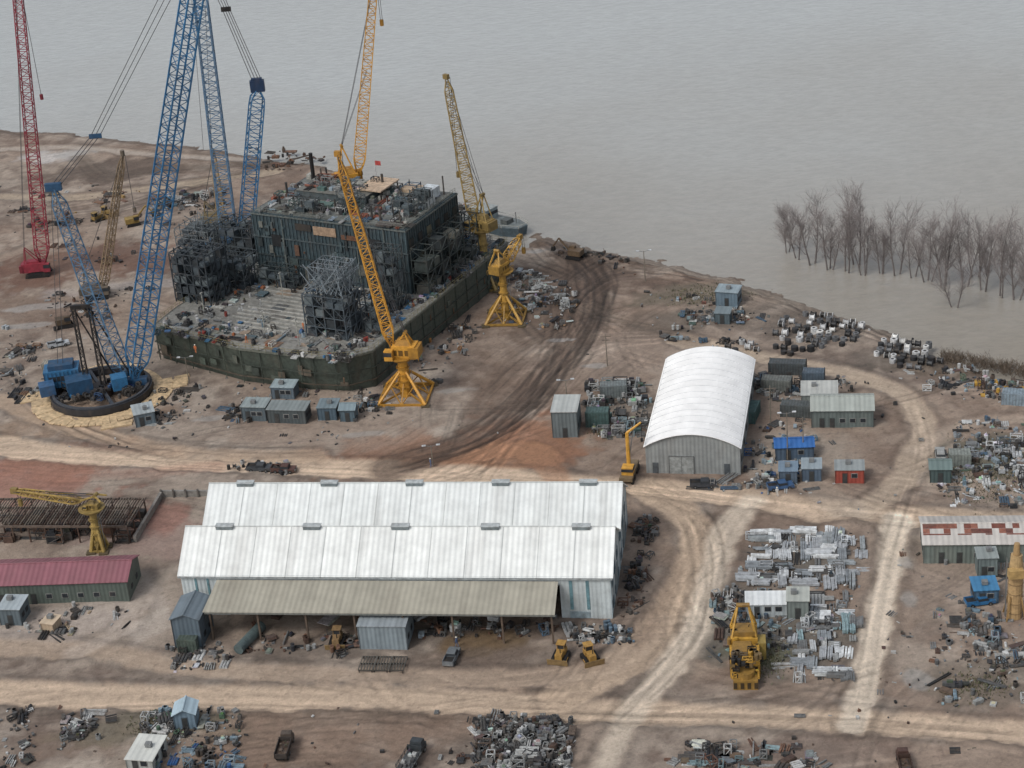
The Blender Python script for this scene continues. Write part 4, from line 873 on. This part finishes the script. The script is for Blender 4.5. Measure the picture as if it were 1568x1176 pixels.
for a in(-1.9,1.9):
    m.tube((a,7.4,3),(a*.4,9.6,8.0),.18,y1); m.tube((a,11,3.6),(a*.4,9.6,8.0),.18,y1); m.tube((a,0,1.5),(a,7,1.5),.2,y1); m.tube((a*.85,7.9,4.2),(a*.85,10.7,4.2),.12,y1); m.tube((a*.6,8.6,6.2),(a*.6,10.3,6.2),.1,y1)
m.tube((-1,9.6,8.0),(1,9.6,8.0),.35,y2,8); m.tube((0,1,1.5),(0,1,2.4),1.4,y2,14); m.box(2.6,8,0,1.2,2.4,3,col((150,130,70)))
for i in range(90): item(m,U(-2,2),U(-.5,10.5),3.6 if R()<.25 else 2.7 if R()<.5 else 1.4,random.choice(['box','box','frame','drum']),random.choice([y1,y2,DARK,col((100,88,70)),col((120,100,66))]),0,U(.25,.8))
m.obj('yellow_crane_upperworks',M_CRANE,loc=b0,rz=A0+.05)
b0=G(1553,944); m=MB(); h=HG(1553,944,832)
m.tube((0,0,0),(0,0,h*.62),1.1,col((178,148,106)),16); m.tube((0,0,h*.62),(0,0,h*.85),1.1,col((184,156,112)),16,r2=.85); m.tube((0,0,h*.85),(0,0,h),.55,col((170,140,98)),14,r2=.42)
for k in range(5): m.tube((0,0,1+k*h*.13),(0,0,1.12+k*h*.13),1.16,col((136,114,82)),16)
for t in range(4): m.tube((math.cos(t*1.57+.7)*2,math.sin(t*1.57+.7)*2,-.1),(math.cos(t*1.57+.7)*1.1,math.sin(t*1.57+.7)*1.1,4),.15,col((150,120,76)))
m.tube((-1.35,0,0),(-1.35,0,h*.8),.06,STEEL); m.tube((-1.35,.4,0),(-1.35,.4,h*.8),.06,STEEL); m.box(-.4,-1.2,h*.6,2.2,1.2,1.4,col((180,150,98)))
m.obj('tan_cement_silo',M_CRANE,loc=b0)
m=MB(Matrix.Translation(G(95,835))@Matrix.Rotation(A0,4,'Z')); RB=col((86,66,56))
for j in range(4):
    y=1+j*3.2
    for i in range(10): m.tube((-15+i*3,y,0),(-15+i*3,y,3.0),.16,RB)
    m.box(-1.5,y,3.0,27,.3,.35,col((104,90,80)))
for i in range(56): m.box(-15+i*.5,5.8+U(-.4,.4),3.36,.14,9.0,.2,col(random.choice([(110,100,90),(84,66,56),(124,114,102),(70,58,52)])))
for i in range(60): item(m,U(-14,12),U(.5,11),0,random.choice(['box','pipe','frame']),col(random.choice(RUSTS+DARKS),.2),0,U(1,2))
m.obj('rusty_pipe_rack',M_JUNK)
m=MB(Matrix.Translation(G(265,760))@Matrix.Rotation(A0,4,'Z'))
m.box(5,0,0,14,.5,1.2,col((140,137,131))); m.box(-2,-8,0,.5,16,1.2,col((132,128,122)))
for i in range(7): m.box(-2+i*2.3,-.4,0,.3,.3,1.7,col((110,106,100)))
m.obj('concrete_retaining_wall',M_PAINT)
# ------------------------------------------------------------------ YARD HEAPS
SIL=[(196,200,202),(166,170,173),(140,146,150),(216,219,219)]
MIX=pal(GREYS,RUSTS[2:],DARKS,BLUES)
stacks('steel_sheet_stack',[(1160,815),(1328,812),(1320,895),(1128,895)],pal(SIL,SIL,[(150,156,158)]),3.6,2.6,.72,(2.4,4.4))
stacks('galvanised_section_stack',[(1215,915),(1320,912),(1300,1045),(1208,1035)],pal(SIL,GREYS[:2],[(140,164,168)]),3.4,2.2,.72,(1.8,3.2))
scrap('steel_offcuts',[(1150,812),(1330,808),(1322,905),(1125,900)],70,pal(SIL,GREYS[:4],DARKS[:2]),(.6,1.4),['bar','bar','pipe','box','frame'],.75,.3,M_PAINT)
scrap('galvanised_pipe_stack',[(1215,905),(1322,905),(1300,1050),(1205,1040)],80,pal(SIL,GREYS,DARKS),(.5,1.2),['bar','pipe','pipe','box','frame','sheet'],.85,.4,M_PAINT)
scrap('yard_scrap_pile',[(1095,905),(1215,900),(1205,1045),(1085,1010)],110,pal(MIX,[(140,160,164)]),(.6,1.4))
scrap('scrap_metal_pile',[(730,1098),(880,1105),(878,1185),(720,1185)],330,pal(DARKS,GREYS,GREYS,RUSTS[2:]),(.45,1.15),['box','frame','bar','drum','box','pipe','sheet'],.3,.9,clump=.8)
scrap('timber_and_steel_pile',[(1050,1140),(1250,1140),(1260,1180),(1045,1180)],80,pal(RUSTS,GREYS,DARKS,[(116,138,142)]),(.6,1.4),['bar','plank','sheet','pipe','frame'],.7)
TY=[(206,207,206),(188,190,190),(216,216,212),(44,44,46),(34,36,38),(60,62,64),(110,112,114),(90,92,94)]
reels('cable_reel_stockpile',[(1190,490),(1240,478),(1330,500),(1318,524),(1210,548),(1178,530)],TY)
reels('cable_reel_stockpile',[(1345,518),(1420,524),(1442,555),(1390,572),(1342,545)],TY)
reels('cable_reel_stockpile',[(1088,530),(1160,522),(1170,540),(1100,547)],TY,2.0)
scrap('site_debris',[(960,450),(1090,450),(1190,490),(1160,530),(1000,520)],50,pal(MIX,[(190,186,178)]),(.5,1.1),clump=.88)
scrap('site_debris',[(1020,452),(1110,458),(1170,490),(1060,500)],55,pal(MIX,[(86,110,102),(140,80,62)]),(.5,1.1),clump=.85)
scrap('equipment_laydown',[(775,408),(870,428),(888,470),(860,505),(770,500),(760,440)],130,pal(GREYS,GREYS,DARKS,[(170,138,104),(186,190,190),(90,112,128)]),(.5,1.3),clump=.8)
scrap('steel_beam_laydown',[(640,500),(740,480),(745,520),(660,600),(640,570)],45,pal(GREYS,DARKS,[(160,112,64)]),(.6,1.2))
scrap('junk_yard_pile',[(1465,645),(1568,640),(1640,700),(1640,780),(1460,780),(1430,740)],280,pal(MIX,SIL,SIL,[(84,102,88)]),(.5,1.4),align=.6)
scrap('junk_yard_pile',[(1430,935),(1600,930),(1640,1000),(1568,1090),(1430,1080)],110,pal(MIX,GREYS,[(140,164,170)]),(.5,1.3),clump=.8)
scrap('yard_scrap_pile',[(1440,575),(1640,590),(1640,630),(1450,610)],110,pal(MIX,YEL,[(100,118,100),(60,102,150)]),(.5,1.3))
scrap('shore_debris',[(1360,570),(1500,560),(1568,600),(1400,600)],40,pal(MIX),(.4,.9))
scrap('electrical_plant_yard',[(895,590),(990,585),(992,672),(905,672)],130,pal(GREYS,DARKS,GREYS,[(78,102,99),(128,146,152)]),(.7,1.7),['box','frame','box','drum','pipe'],.9,.6,M_PAINT)
scrap('yard_plant_pile',[(1160,565),(1250,565),(1245,615),(1160,612)],70,pal(GREYS,DARKS,BLUES),(.7,1.5))
scrap('yard_plant_pile',[(1140,660),(1240,640),(1260,760),(1140,755)],55,pal(MIX,[(60,100,150),(190,191,188)]),(.5,1.2))
scrap('timber_stack',[(1060,735),(1190,738),(1190,752),(1060,748)],30,pal(GREYS,[(170,152,128),(60,86,110)]),(.6,1.2))
scrap('machine_parts_pile',[(0,300),(240,285),(250,400),(110,420),(80,400)],90,pal(DARKS,RUSTS,GREYS[1:4],[(160,132,84)]),(.6,1.4),clump=.9)
scrap('machine_parts_pile',[(230,300),(345,290),(345,345),(240,345)],90,pal(DARKS,GREYS,[(70,92,104)]),(.7,1.7))
scrap('machine_parts_pile',[(60,440),(240,440),(250,500),(60,520)],30,pal(DARKS,[(164,158,150)]),(.5,1.2),clump=.9)
scrap('machine_parts_pile',[(0,500),(80,500),(60,610),(0,620)],55,pal(GREYS,DARKS,[(180,188,192),(134,104,82)]),(.6,1.4),clump=.85)
scrap('steel_section_pile',[(345,570),(600,600),(600,655),(345,645)],90,pal(DARKS,DARKS,GREYS,BLUES[:2]),(.4,1.0),clump=.88)
scrap('steel_section_pile',[(235,600),(320,590),(320,640),(200,668)],40,pal(DARKS,GREYS),(.5,1.2),clump=.85)
scrap('shed_side_stock',[(975,790),(1008,790),(1000,860),(978,950),(950,950)],90,pal(RUSTS,DARKS,DARKS,GREYS[:3]),(.5,1.2))
scrap('shed_side_stock',[(858,955),(965,958),(975,985),(880,990)],60,pal(DARKS,GREYS,[(92,112,128)]),(.4,1.0))
scrap('shed_front_stock',[(255,985),(350,985),(360,1020),(260,1030)],45,pal(DARKS,GREYS),(.4,1.0))
scrap('shed_front_stock',[(375,968),(550,975),(540,1005),(380,1000)],50,pal(RUSTS,DARKS,GREYS[:3]),(.4,1.1))
scrap('shed_front_stock',[(625,950),(850,955),(850,975),(625,975)],50,pal(RUSTS,DARKS,GREYS[:3]),(.4,1.1))
scrap('cable_drum_pile',[(350,708),(455,710),(455,728),(350,724)],40,pal(DARKS,GREYS),(.4,1.0),['spool','box','drum'])
scrap('bottom_yard_debris',[(225,1090),(370,1085),(370,1140),(215,1150)],80,pal(GREYS,DARKS,[(84,110,90),(122,140,150)]),(.4,1.0))
scrap('bottom_yard_debris',[(95,1095),(155,1095),(130,1130),(90,1150)],40,pal(GREYS,DARKS),(.4,1.0))
scrap('bottom_yard_debris',[(0,1085),(60,1085),(50,1170),(0,1180)],20,pal(GREYS,DARKS),(.4,.9))
scrap('bottom_yard_debris',[(220,1145),(380,1140),(370,1180),(240,1185)],35,pal(BLUES,DARKS,[(44,84,132)]),(.4,1.0))
scrap('yard_debris',[(0,925),(200,935),(200,975),(0,975)],36,pal(DARKS,GREYS,[(170,152,128)]),(.4,1.1),clump=.88)
scrap('shore_machine_parts',[(840,375),(990,395),(980,425),(860,410)],26,pal(DARKS,RUSTS),(.5,1.2),clump=.85)
scrap('shore_machine_parts',[(380,225),(500,240),(490,262),(380,262)],36,pal(DARKS,RUSTS),(.6,1.5))
scrap('slip_side_stock',[(690,300),(740,330),(730,372),(700,360)],45,pal(SIL,DARKS,[(150,70,62),(86,112,130)]),(.7,1.6))
scrap('ground_litter',[(0,1080),(1560,1085),(1560,1176),(0,1176)],45,pal(GREYS,DARKS,RUSTS),(.25,.6))
scrap('ground_litter',[(1370,830),(1568,870),(1568,1110),(1340,1110)],36,pal(GREYS,DARKS,RUSTS),(.25,.7))
scrap('ground_litter',[(0,600),(640,600),(800,680),(0,690)],26,pal(GREYS,DARKS),(.25,.6))
scrap('ground_litter',[(0,280),(240,280),(240,600),(0,600)],40,pal(GREYS,DARKS,RUSTS),(.3,.9))
scrap('ground_litter',[(880,400),(1400,520),(1400,620),(900,600)],30,pal(GREYS,DARKS),(.25,.7))
scrap('ground_litter',[(1150,600),(1450,600),(1430,790),(1150,780)],30,pal(GREYS,DARKS,BLUES),(.25,.7))
for u in(560,583,607):
    m=MB()
    for i in range(6): m.box(-1.1+i*.44,1.8,.5,.12,3.6,.12,col((96,94,88)))
    for y in(0,1.8,3.6): m.box(0,y,.36,2.3,.14,.14,col((70,68,64))); m.box(-1,y,-.1,.14,.14,.5,DARK); m.box(1,y,-.1,.14,.14,.5,DARK)
    m.obj('steel_pallet_frame',M_PAINT,loc=G(u,1030),rz=A0)
m=MB()
m.tube((0,0,.9),(3,6,.9),.85,col((90,104,104)),16); m.tube((3.02,6.04,.9),(3.1,6.2,.9),.9,col((70,84,84)),16); m.box(.5,1,-.1,2,.3,.4,DARK,.4); m.box(2.4,4.8,-.1,2,.3,.4,DARK,.4)
m.obj('steel_pipe_section',M_PAINT,loc=G(366,1002))
# ------------------------------------------------------------------ VEHICLES
def dozer(u,v,a,c=(172,134,70)):
    m=MB(); c1=col(c)
    for s_ in(-.95,.95):
        m.box(0,s_,-.05,2.9,.5,.8,BLACK,top=.82)
        for i in range(5): m.tube((-1.1+i*.55,s_-.27,.3),(-1.1+i*.55,s_+.27,.3),.24,DARK,8)
        m.tube((.2,s_*1.25,.5),(1.95,s_*1.25,.4),.09,c1)
    m.box(.55,0,.55,1.8,1.1,.95,c1,top=.95); m.box(-.75,0,.6,1.2,1.4,.8,c1)
    for i in (-.5,.5):
        for j in(-.55,.55): m.box(-.7+i,j,1.3,.08,.08,1.05,c1)
    m.box(-.7,0,1.35,.9,1.0,.85,WIN); m.box(-.7,0,2.33,1.4,1.4,.1,c1); m.tube((.8,.2,1.5),(.8,.2,2.2),.07,BLACK,6)
    m.slab((1.95,-1.6,.0),(1.95,1.6,.0),(2.15,1.6,1.05),(2.15,-1.6,1.05),.1,col((140,116,76)))
    m.obj('bulldozer',M_PAINT,loc=G(u,v),rz=a)
dozer(859,1008,-1.9); dozer(904,1010,-1.3); dozer(517,985,-1.7,(140,114,80)); dozer(165,330,-.4,(150,124,76)); dozer(150,338,.8,(140,116,70))
def wheels(m,xs_,w,r):
    for x in xs_:
        for s_ in(-1,1): m.tube((x,s_*w-.14,r),(x,s_*w+.14,r),r,BLACK,12); m.tube((x,s_*(w+.15),r),(x,s_*(w+.17),r),r*.45,STEEL,8)
def truck(name,u,v,a,cab,bed,kind='dump',s=1.0):
    m=MB(Matrix.Scale(s,4)); c1=col(cab); c2=col(bed)
    m.box(0,0,.6,6.6,1.0,.25,DARK); wheels(m,[2.4,-1.2,-2.4],.95,.5)
    m.box(2.4,0,.75,1.7,2.1,.7,c1); m.box(2.2,0,1.45,1.3,2.0,.85,c1,top=.88); m.box(2.3,0,1.55,1.36,1.85,.55,WIN,top=.92); m.box(3.25,0,.9,.1,1.5,.4,DARK); m.box(3.2,0,.55,.2,2.1,.2,STEEL)
    if kind=='dump':
        m.box(-1.2,0,.9,4.4,2.1,.1,DARK)
        for s_ in(-1,1): m.box(-1.2,s_*1.05,1.0,4.5,.1,1.0,c2)
        m.box(1.0,0,1.0,.1,2.2,1.2,c2); m.box(-3.4,0,1.0,.1,2.2,.9,c2); m.box(-1.2,0,1.0,4.2,1.9,.35,col((90,74,62)))
        for i in range(14): item(m,U(-2.9,.5),U(-.7,.7),1.3,'box',col(random.choice([(104,90,78),(80,68,60)])),U(0,3),.5)
        for i in range(5):
            for s_ in(-1.12,1.12): m.box(-3+i*.9,s_,1.0,.12,.08,1.0,tuple(q*.7 for q in c2[:3])+(1,))
    else:
        m.box(-1.2,0,.9,4.8,2.3,.14,c2)
        for i in range(5): m.box(-3.4+i*1.1,-1.15,1.04,.08,.06,.7,DARK); m.box(-3.4+i*1.1,1.15,1.04,.08,.06,.7,DARK)
        for k in(.35,.65): m.box(-1.2,1.15,1.04+k,4.8,.05,.08,c1); m.box(-1.2,-1.15,1.04+k,4.8,.05,.08,c1)
        m.box(1.1,0,1.04,.1,2.3,1.0,c1)
        for i in range(9): item(m,U(-3,.6),U(-.8,.8),1.05,'box',col(random.choice(GREYS)),0,.6)
    m.obj(name,M_PAINT,loc=G(u,v),rz=a)
truck('dump_truck',437,1150,1.45,(84,74,66),(66,60,56),'dump',.85)
truck('flatbed_truck',632,1165,1.2,(56,62,66),(96,98,98),'flat',.95)
truck('dump_truck',1385,1176,1.5,(84,62,54),(76,58,50),'dump',.8)
def car(name,u,v,a,c,pick=False):
    m=MB(); c1=col(c); m.box(0,0,.35,4.6,1.75,.5,c1,top=.98); wheels(m,[1.4,-1.4],.8,.34)
    if pick:
        m.box(.3,0,.85,1.6,1.6,.6,c1,top=.85); m.box(.3,0,.95,1.64,1.64,.36,WIN,top=.9)
        for s_ in(-.82,.82): m.box(-1.4,s_,.85,1.8,.08,.3,c1)
        m.box(-2.26,0,.85,.08,1.7,.3,c1); m.box(-1.4,0,.86,1.7,1.5,.02,DARK)
    else: m.box(-.3,0,.85,2.5,1.6,.55,c1,top=.8); m.box(-.3,0,.93,2.54,1.63,.33,WIN,top=.86)
    m.box(2.3,0,.4,.08,1.6,.2,STEEL); m.box(-2.3,0,.4,.08,1.6,.2,STEEL)
    for s_ in(-.6,.6): m.box(2.31,s_,.6,.06,.3,.15,col((230,230,220)))
    m.obj(name,M_PAINT,loc=G(u,v),rz=a)
car('pickup_truck',692,1010,1.3,(110,116,120),True); car('pickup_truck',1077,745,-.1,(60,64,70),True); car('pickup_truck',435,722,-.2,(90,64,58),True); car('parked_car',1478,848,.9,(140,146,150)); car('pickup_truck',1195,748,.1,(60,92,130),True); car('pickup_truck',398,720,-.2,(70,74,78),True)
car('pickup_truck',90,530,.3,(180,186,190),True); car('parked_car',1440,700,1.4,(160,162,160)); car('pickup_truck',1500,925,.1,(44,104,150),True)
def excavator(u,v,a,c):
    m=MB(); c1=col(c)
    for s_ in(-1,1): m.box(0,s_,0,3.6,.6,.8,BLACK,top=.85)
    m.box(-.4,0,.9,3,2.3,1.2,c1); m.box(.7,-.7,.95,1.3,.9,1.7,c1); m.box(.75,-.72,1.6,1.33,.93,.8,WIN)
    m.tube((.8,.2,1.6),(3.6,.2,4.4),.24,c1); m.tube((3.6,.2,4.4),(5.2,.2,2.2),.2,c1); m.box(5.2,.2,1.3,.9,1.0,.9,DARK,top=.7); m.tube((1.6,.2,1.6),(2.6,.2,3.3),.1,STEEL)
    m.obj('excavator',M_PAINT,loc=G(u,v),rz=a)
excavator(205,345,.3,(150,126,70)); excavator(880,395,2.6,(104,86,66)); excavator(100,500,.2,(84,70,54))
def pole(name,u,v,h,lamp=True):
    m=MB(); m.tube((0,0,-.2),(0,0,h),.13,col((130,122,110)),7,r2=.08)
    if lamp: m.tube((0,0,h-.2),(1.2,0,h+.1),.05,STEEL); m.box(1.3,0,h,.7,.35,.18,col((200,204,206))); m.tube((0,0,h-.2),(-1.2,0,h+.1),.05,STEEL); m.box(-1.3,0,h,.7,.35,.18,col((200,204,206)))
    else: m.box(0,0,h-.7,2.2,.12,.12,col((110,100,90))); m.box(0,0,h-1.5,1.6,.12,.12,col((110,100,90)))
    m.obj(name,M_PAINT,loc=G(u,v))
for u,v,h in [(663,712,4),(1206,705,9.5),(370,520,8),(290,588,6),(420,560,6),(988,430,7),(870,640,8)]: pole('floodlight_pole',u,v,h)
for u,v,h in [(1230,700,8),(930,560,7),(1180,650,8)]: pole('utility_pole',u,v,h,False)
# ------------------------------------------------------------------ TREES (bare, multi-stemmed)
def make_tree(seed,h):
    r=random.Random(seed); m=MB(); C=[(.17,.15,.14,1),(.21,.185,.175,1),(.25,.22,.21,1),(.27,.24,.232,1)]
    def shoot(p,d,l,rad,lv):
        n=(8,4,3,2)[lv]; q=p; R0=rad
        for i in range(n):
            t=(i+1)/n
            j=(.06,.1,.14,.16)[lv]
            d=(d+Vector((r.uniform(-j,j),r.uniform(-j,j),r.uniform(.0,.12 if lv else .05)))).normalized()
            e=q+d*(l/n); r1=max(.013,R0*(1-.85*t)) if lv==0 else max(.011,rad*.7)
            m.tube(q,e,rad,C[lv],5 if lv==0 else 3,r2=r1)
            if lv<3 and (lv>0 or t>.3):
                for k in range((3,2,2)[lv]):
                    if r.random()<.15: continue
                    az=r.uniform(0,6.28); tl=r.uniform(.35,.7)
                    s_=d.cross(Vector((math.cos(az),math.sin(az),.2))).normalized(); nd=(d*math.cos(tl)+s_*math.sin(tl)).normalized()
                    if nd.z<.1: nd.z=abs(nd.z)+.15; nd.normalize()
                    ll=(h*.33*(1.15-.6*t),h*.15,h*.075)[lv]*r.uniform(.7,1.2)
                    shoot(q.lerp(e,r.uniform(.2,1)),nd,ll,(min(rad*.5,.065),.027,.015)[lv],lv+1)
            q=e; rad=r1
    ns=r.choice([2,3,3])
    for k in range(ns):
        a=k*6.28/ns+r.uniform(-.4,.4); tl=r.uniform(.05,.28)
        shoot(Vector((math.cos(a)*.35,math.sin(a)*.35,-2)),Vector((math.cos(a)*tl,math.sin(a)*tl,1)).normalized(),h*r.uniform(.75,.98),.2,0)
    return m
variants=[]
tp_=[(1222,396,.9),(1245,404,1.08),(1270,412,.95),(1296,416,1.12),(1324,420,1.0),(1350,418,.92),(1374,421,1.1),(1398,424,.9),(1205,386,.75),(1312,404,1.08),
 (1420,430,.95),(1446,436,1.1),(1463,470,.85),(1478,436,1.05),(1506,444,.92),(1532,454,1.1),(1556,458,.95),(1582,464,1.1),(1492,424,1.0),(1610,472,1.),(1640,480,1.)]
for i,(u,v,s_) in enumerate(tp_):
    if i<6:
        o=make_tree(200+i,15.5).obj('bare_tree',M_BARK,loc=G(u,v,-1)); variants.append(o.data)
    else:
        o=bpy.data.objects.new('bare_tree',variants[i%6]); bpy.context.scene.collection.objects.link(o); o.location=G(u,v,-1)
    o.rotation_euler=(0,0,U(0,6)); o.scale=(s_*U(.95,1.2),)*2+(s_*U(.9,1.1),)
m=MB()
for _ in range(900):
    u=U(1440,1640); v=546+(u-1450)*.17+random.gauss(0,5); p=G(u,v)
    for k in range(3): m.tube((p.x,p.y,-.5),(p.x+U(-.9,.9),p.y+U(-.9,.9),U(.0,.7)),.025,col(random.choice([(112,98,82),(96,84,72),(104,90,76)]),.2),3)
m.obj('shoreline_brush',M_PAINT)
m=MB()
for (cu,cv,sx2,sy2,nn) in [(1510,720,50,40,1200),(240,1110,35,18,300),(1080,452,50,12,500),(1175,1010,25,25,400),(1500,1050,40,20,300),(930,665,20,6,200)]:
    for _ in range(nn):
        p=G(random.gauss(cu,sx2*.6),random.gauss(cv,sy2*.6)); m.tube((p.x,p.y,-.1),(p.x+U(-.3,.3),p.y+U(-.3,.3),U(.12,.35)),.06,col(random.choice([(98,102,72),(118,110,84),(90,92,68)]),.2),3)
m.obj('weeds',M_PAINT)
# ------------------------------------------------------------------ PEOPLE
def person(u,v,z,a,c,stride=.2):
    me=bpy.data.meshes.new('body')
    J=[(0,0,.95),(0,0,1.2),(0,0,1.42),(0,0,1.52),(0,.02,1.68),(-.2,0,1.4),(-.27,.03,1.12),(-.26,.15,.88),(.2,0,1.4),(.27,-.02,1.12),(.26,.1,.9),(-.1,0,.9),(-.11,stride*.5,.5),(-.11,stride,.06),(-.11,stride+.16,.04),(.1,0,.9),(.11,-stride*.4,.5),(.11,-stride,.08),(.11,-stride+.16,.04)]
    Ed=[(0,1),(1,2),(2,3),(3,4),(2,5),(5,6),(6,7),(2,8),(8,9),(9,10),(0,11),(11,12),(12,13),(13,14),(0,15),(15,16),(16,17),(17,18)]
    Rd=[.15,.15,.16,.06,.11,.07,.05,.04,.07,.05,.04,.1,.07,.05,.045,.1,.07,.05,.045]
    me.from_pydata(J,Ed,[]); o=bpy.data.objects.new('site_worker',me); bpy.context.scene.collection.objects.link(o)
    o.modifiers.new('skin','SKIN')
    if not me.skin_vertices:
        bpy.context.view_layer.objects.active=o
        bpy.ops.object.select_all(action='DESELECT'); o.select_set(True)
        try: bpy.ops.mesh.customdata_skin_add()
        except Exception as ex: print(ex)
    if me.skin_vertices:
        for i,sv in enumerate(me.skin_vertices[0].data): sv.radius=(Rd[i],Rd[i]); sv.use_root=(i==0)
    o.modifiers.new('sub','SUBSURF').levels=1; me.materials.append(M_P[c])
    p=G(u,v,z); o.location=p; o.rotation_euler=(0,0,a)
    h=MB(); h.tube((0,.02,1.72),(0,.02,1.84),.15,col((230,225,210)),10,r2=.07); h.tube((0,.03,1.71),(0,.03,1.73),.18,col((230,225,210)),10)
    h.obj('hard_hat',M_PAINT,parent=o)
M_P=[plain('orange_workwear',(.5,.16,.06)),plain('blue_workwear',(.08,.12,.22)),plain('white_workwear',(.5,.5,.48))]
for (u,v,z,a,c) in [(378,525,zd+.05,1,0),(412,515,zd+.05,2,2),(352,505,zd+.05,.5,1),(465,505,zd+.05,2.4,0),(400,470,zd+.05,1.4,2),(700,990,0,1,1),(660,715,0,2,1),(1190,760,0,0,2),(300,540,zd+.05,3,0)]:
    person(u,v,z,a,c)
# ------------------------------------------------------------------ LIGHT, SKY, CAMERA
el,az=math.radians(50),math.radians(232)
wd=bpy.data.worlds.new('World'); bpy.context.scene.world=wd; wd.use_nodes=True; nt=wd.node_tree; nt.nodes.clear()
sk=nt.nodes.new('ShaderNodeTexSky'); sk.sky_type='NISHITA'; sk.sun_disc=False; sk.sun_elevation=el; sk.sun_rotation=az; sk.dust_density=3; sk.air_density=1.0
hs=nt.nodes.new('ShaderNodeHueSaturation'); hs.inputs['Saturation'].default_value=.38; bg=nt.nodes.new('ShaderNodeBackground'); bg.inputs[1].default_value=.15; ow=nt.nodes.new('ShaderNodeOutputWorld')
nt.links.new(sk.outputs[0],hs.inputs['Color']); nt.links.new(hs.outputs[0],bg.inputs[0]); nt.links.new(bg.outputs[0],ow.inputs[0])
sl=bpy.data.lights.new('sun','SUN'); sl.energy=1.3; sl.angle=math.radians(16); sl.color=(1,.97,.93); so=bpy.data.objects.new('sun',sl); bpy.context.scene.collection.objects.link(so)
dv=Vector((math.sin(az)*math.cos(el),math.cos(az)*math.cos(el),math.sin(el))); so.rotation_euler=dv.to_track_quat('Z','Y').to_euler(); so.location=(0,0,200)
cam=bpy.data.cameras.new('camera'); co=bpy.data.objects.new('camera',cam); bpy.context.scene.collection.objects.link(co)
Rr,Uu,Fw=Vector((1,0,0)),Vector((0,sp,cp)),Vector((0,cp,-sp)); cx=Rr*cr-Uu*sr; cy=Rr*sr+Uu*cr; cz=-Fw
co.matrix_world=Matrix(((cx.x,cy.x,cz.x,0),(cx.y,cy.y,cz.y,0),(cx.z,cy.z,cz.z,H),(0,0,0,1)))
cam.sensor_width=36; cam.lens=36*F/1568; cam.clip_end=20000; cam.clip_start=1
sc=bpy.context.scene; sc.camera=co; sc.view_settings.view_transform='Standard'; sc.view_settings.look='None'; sc.view_settings.exposure=0
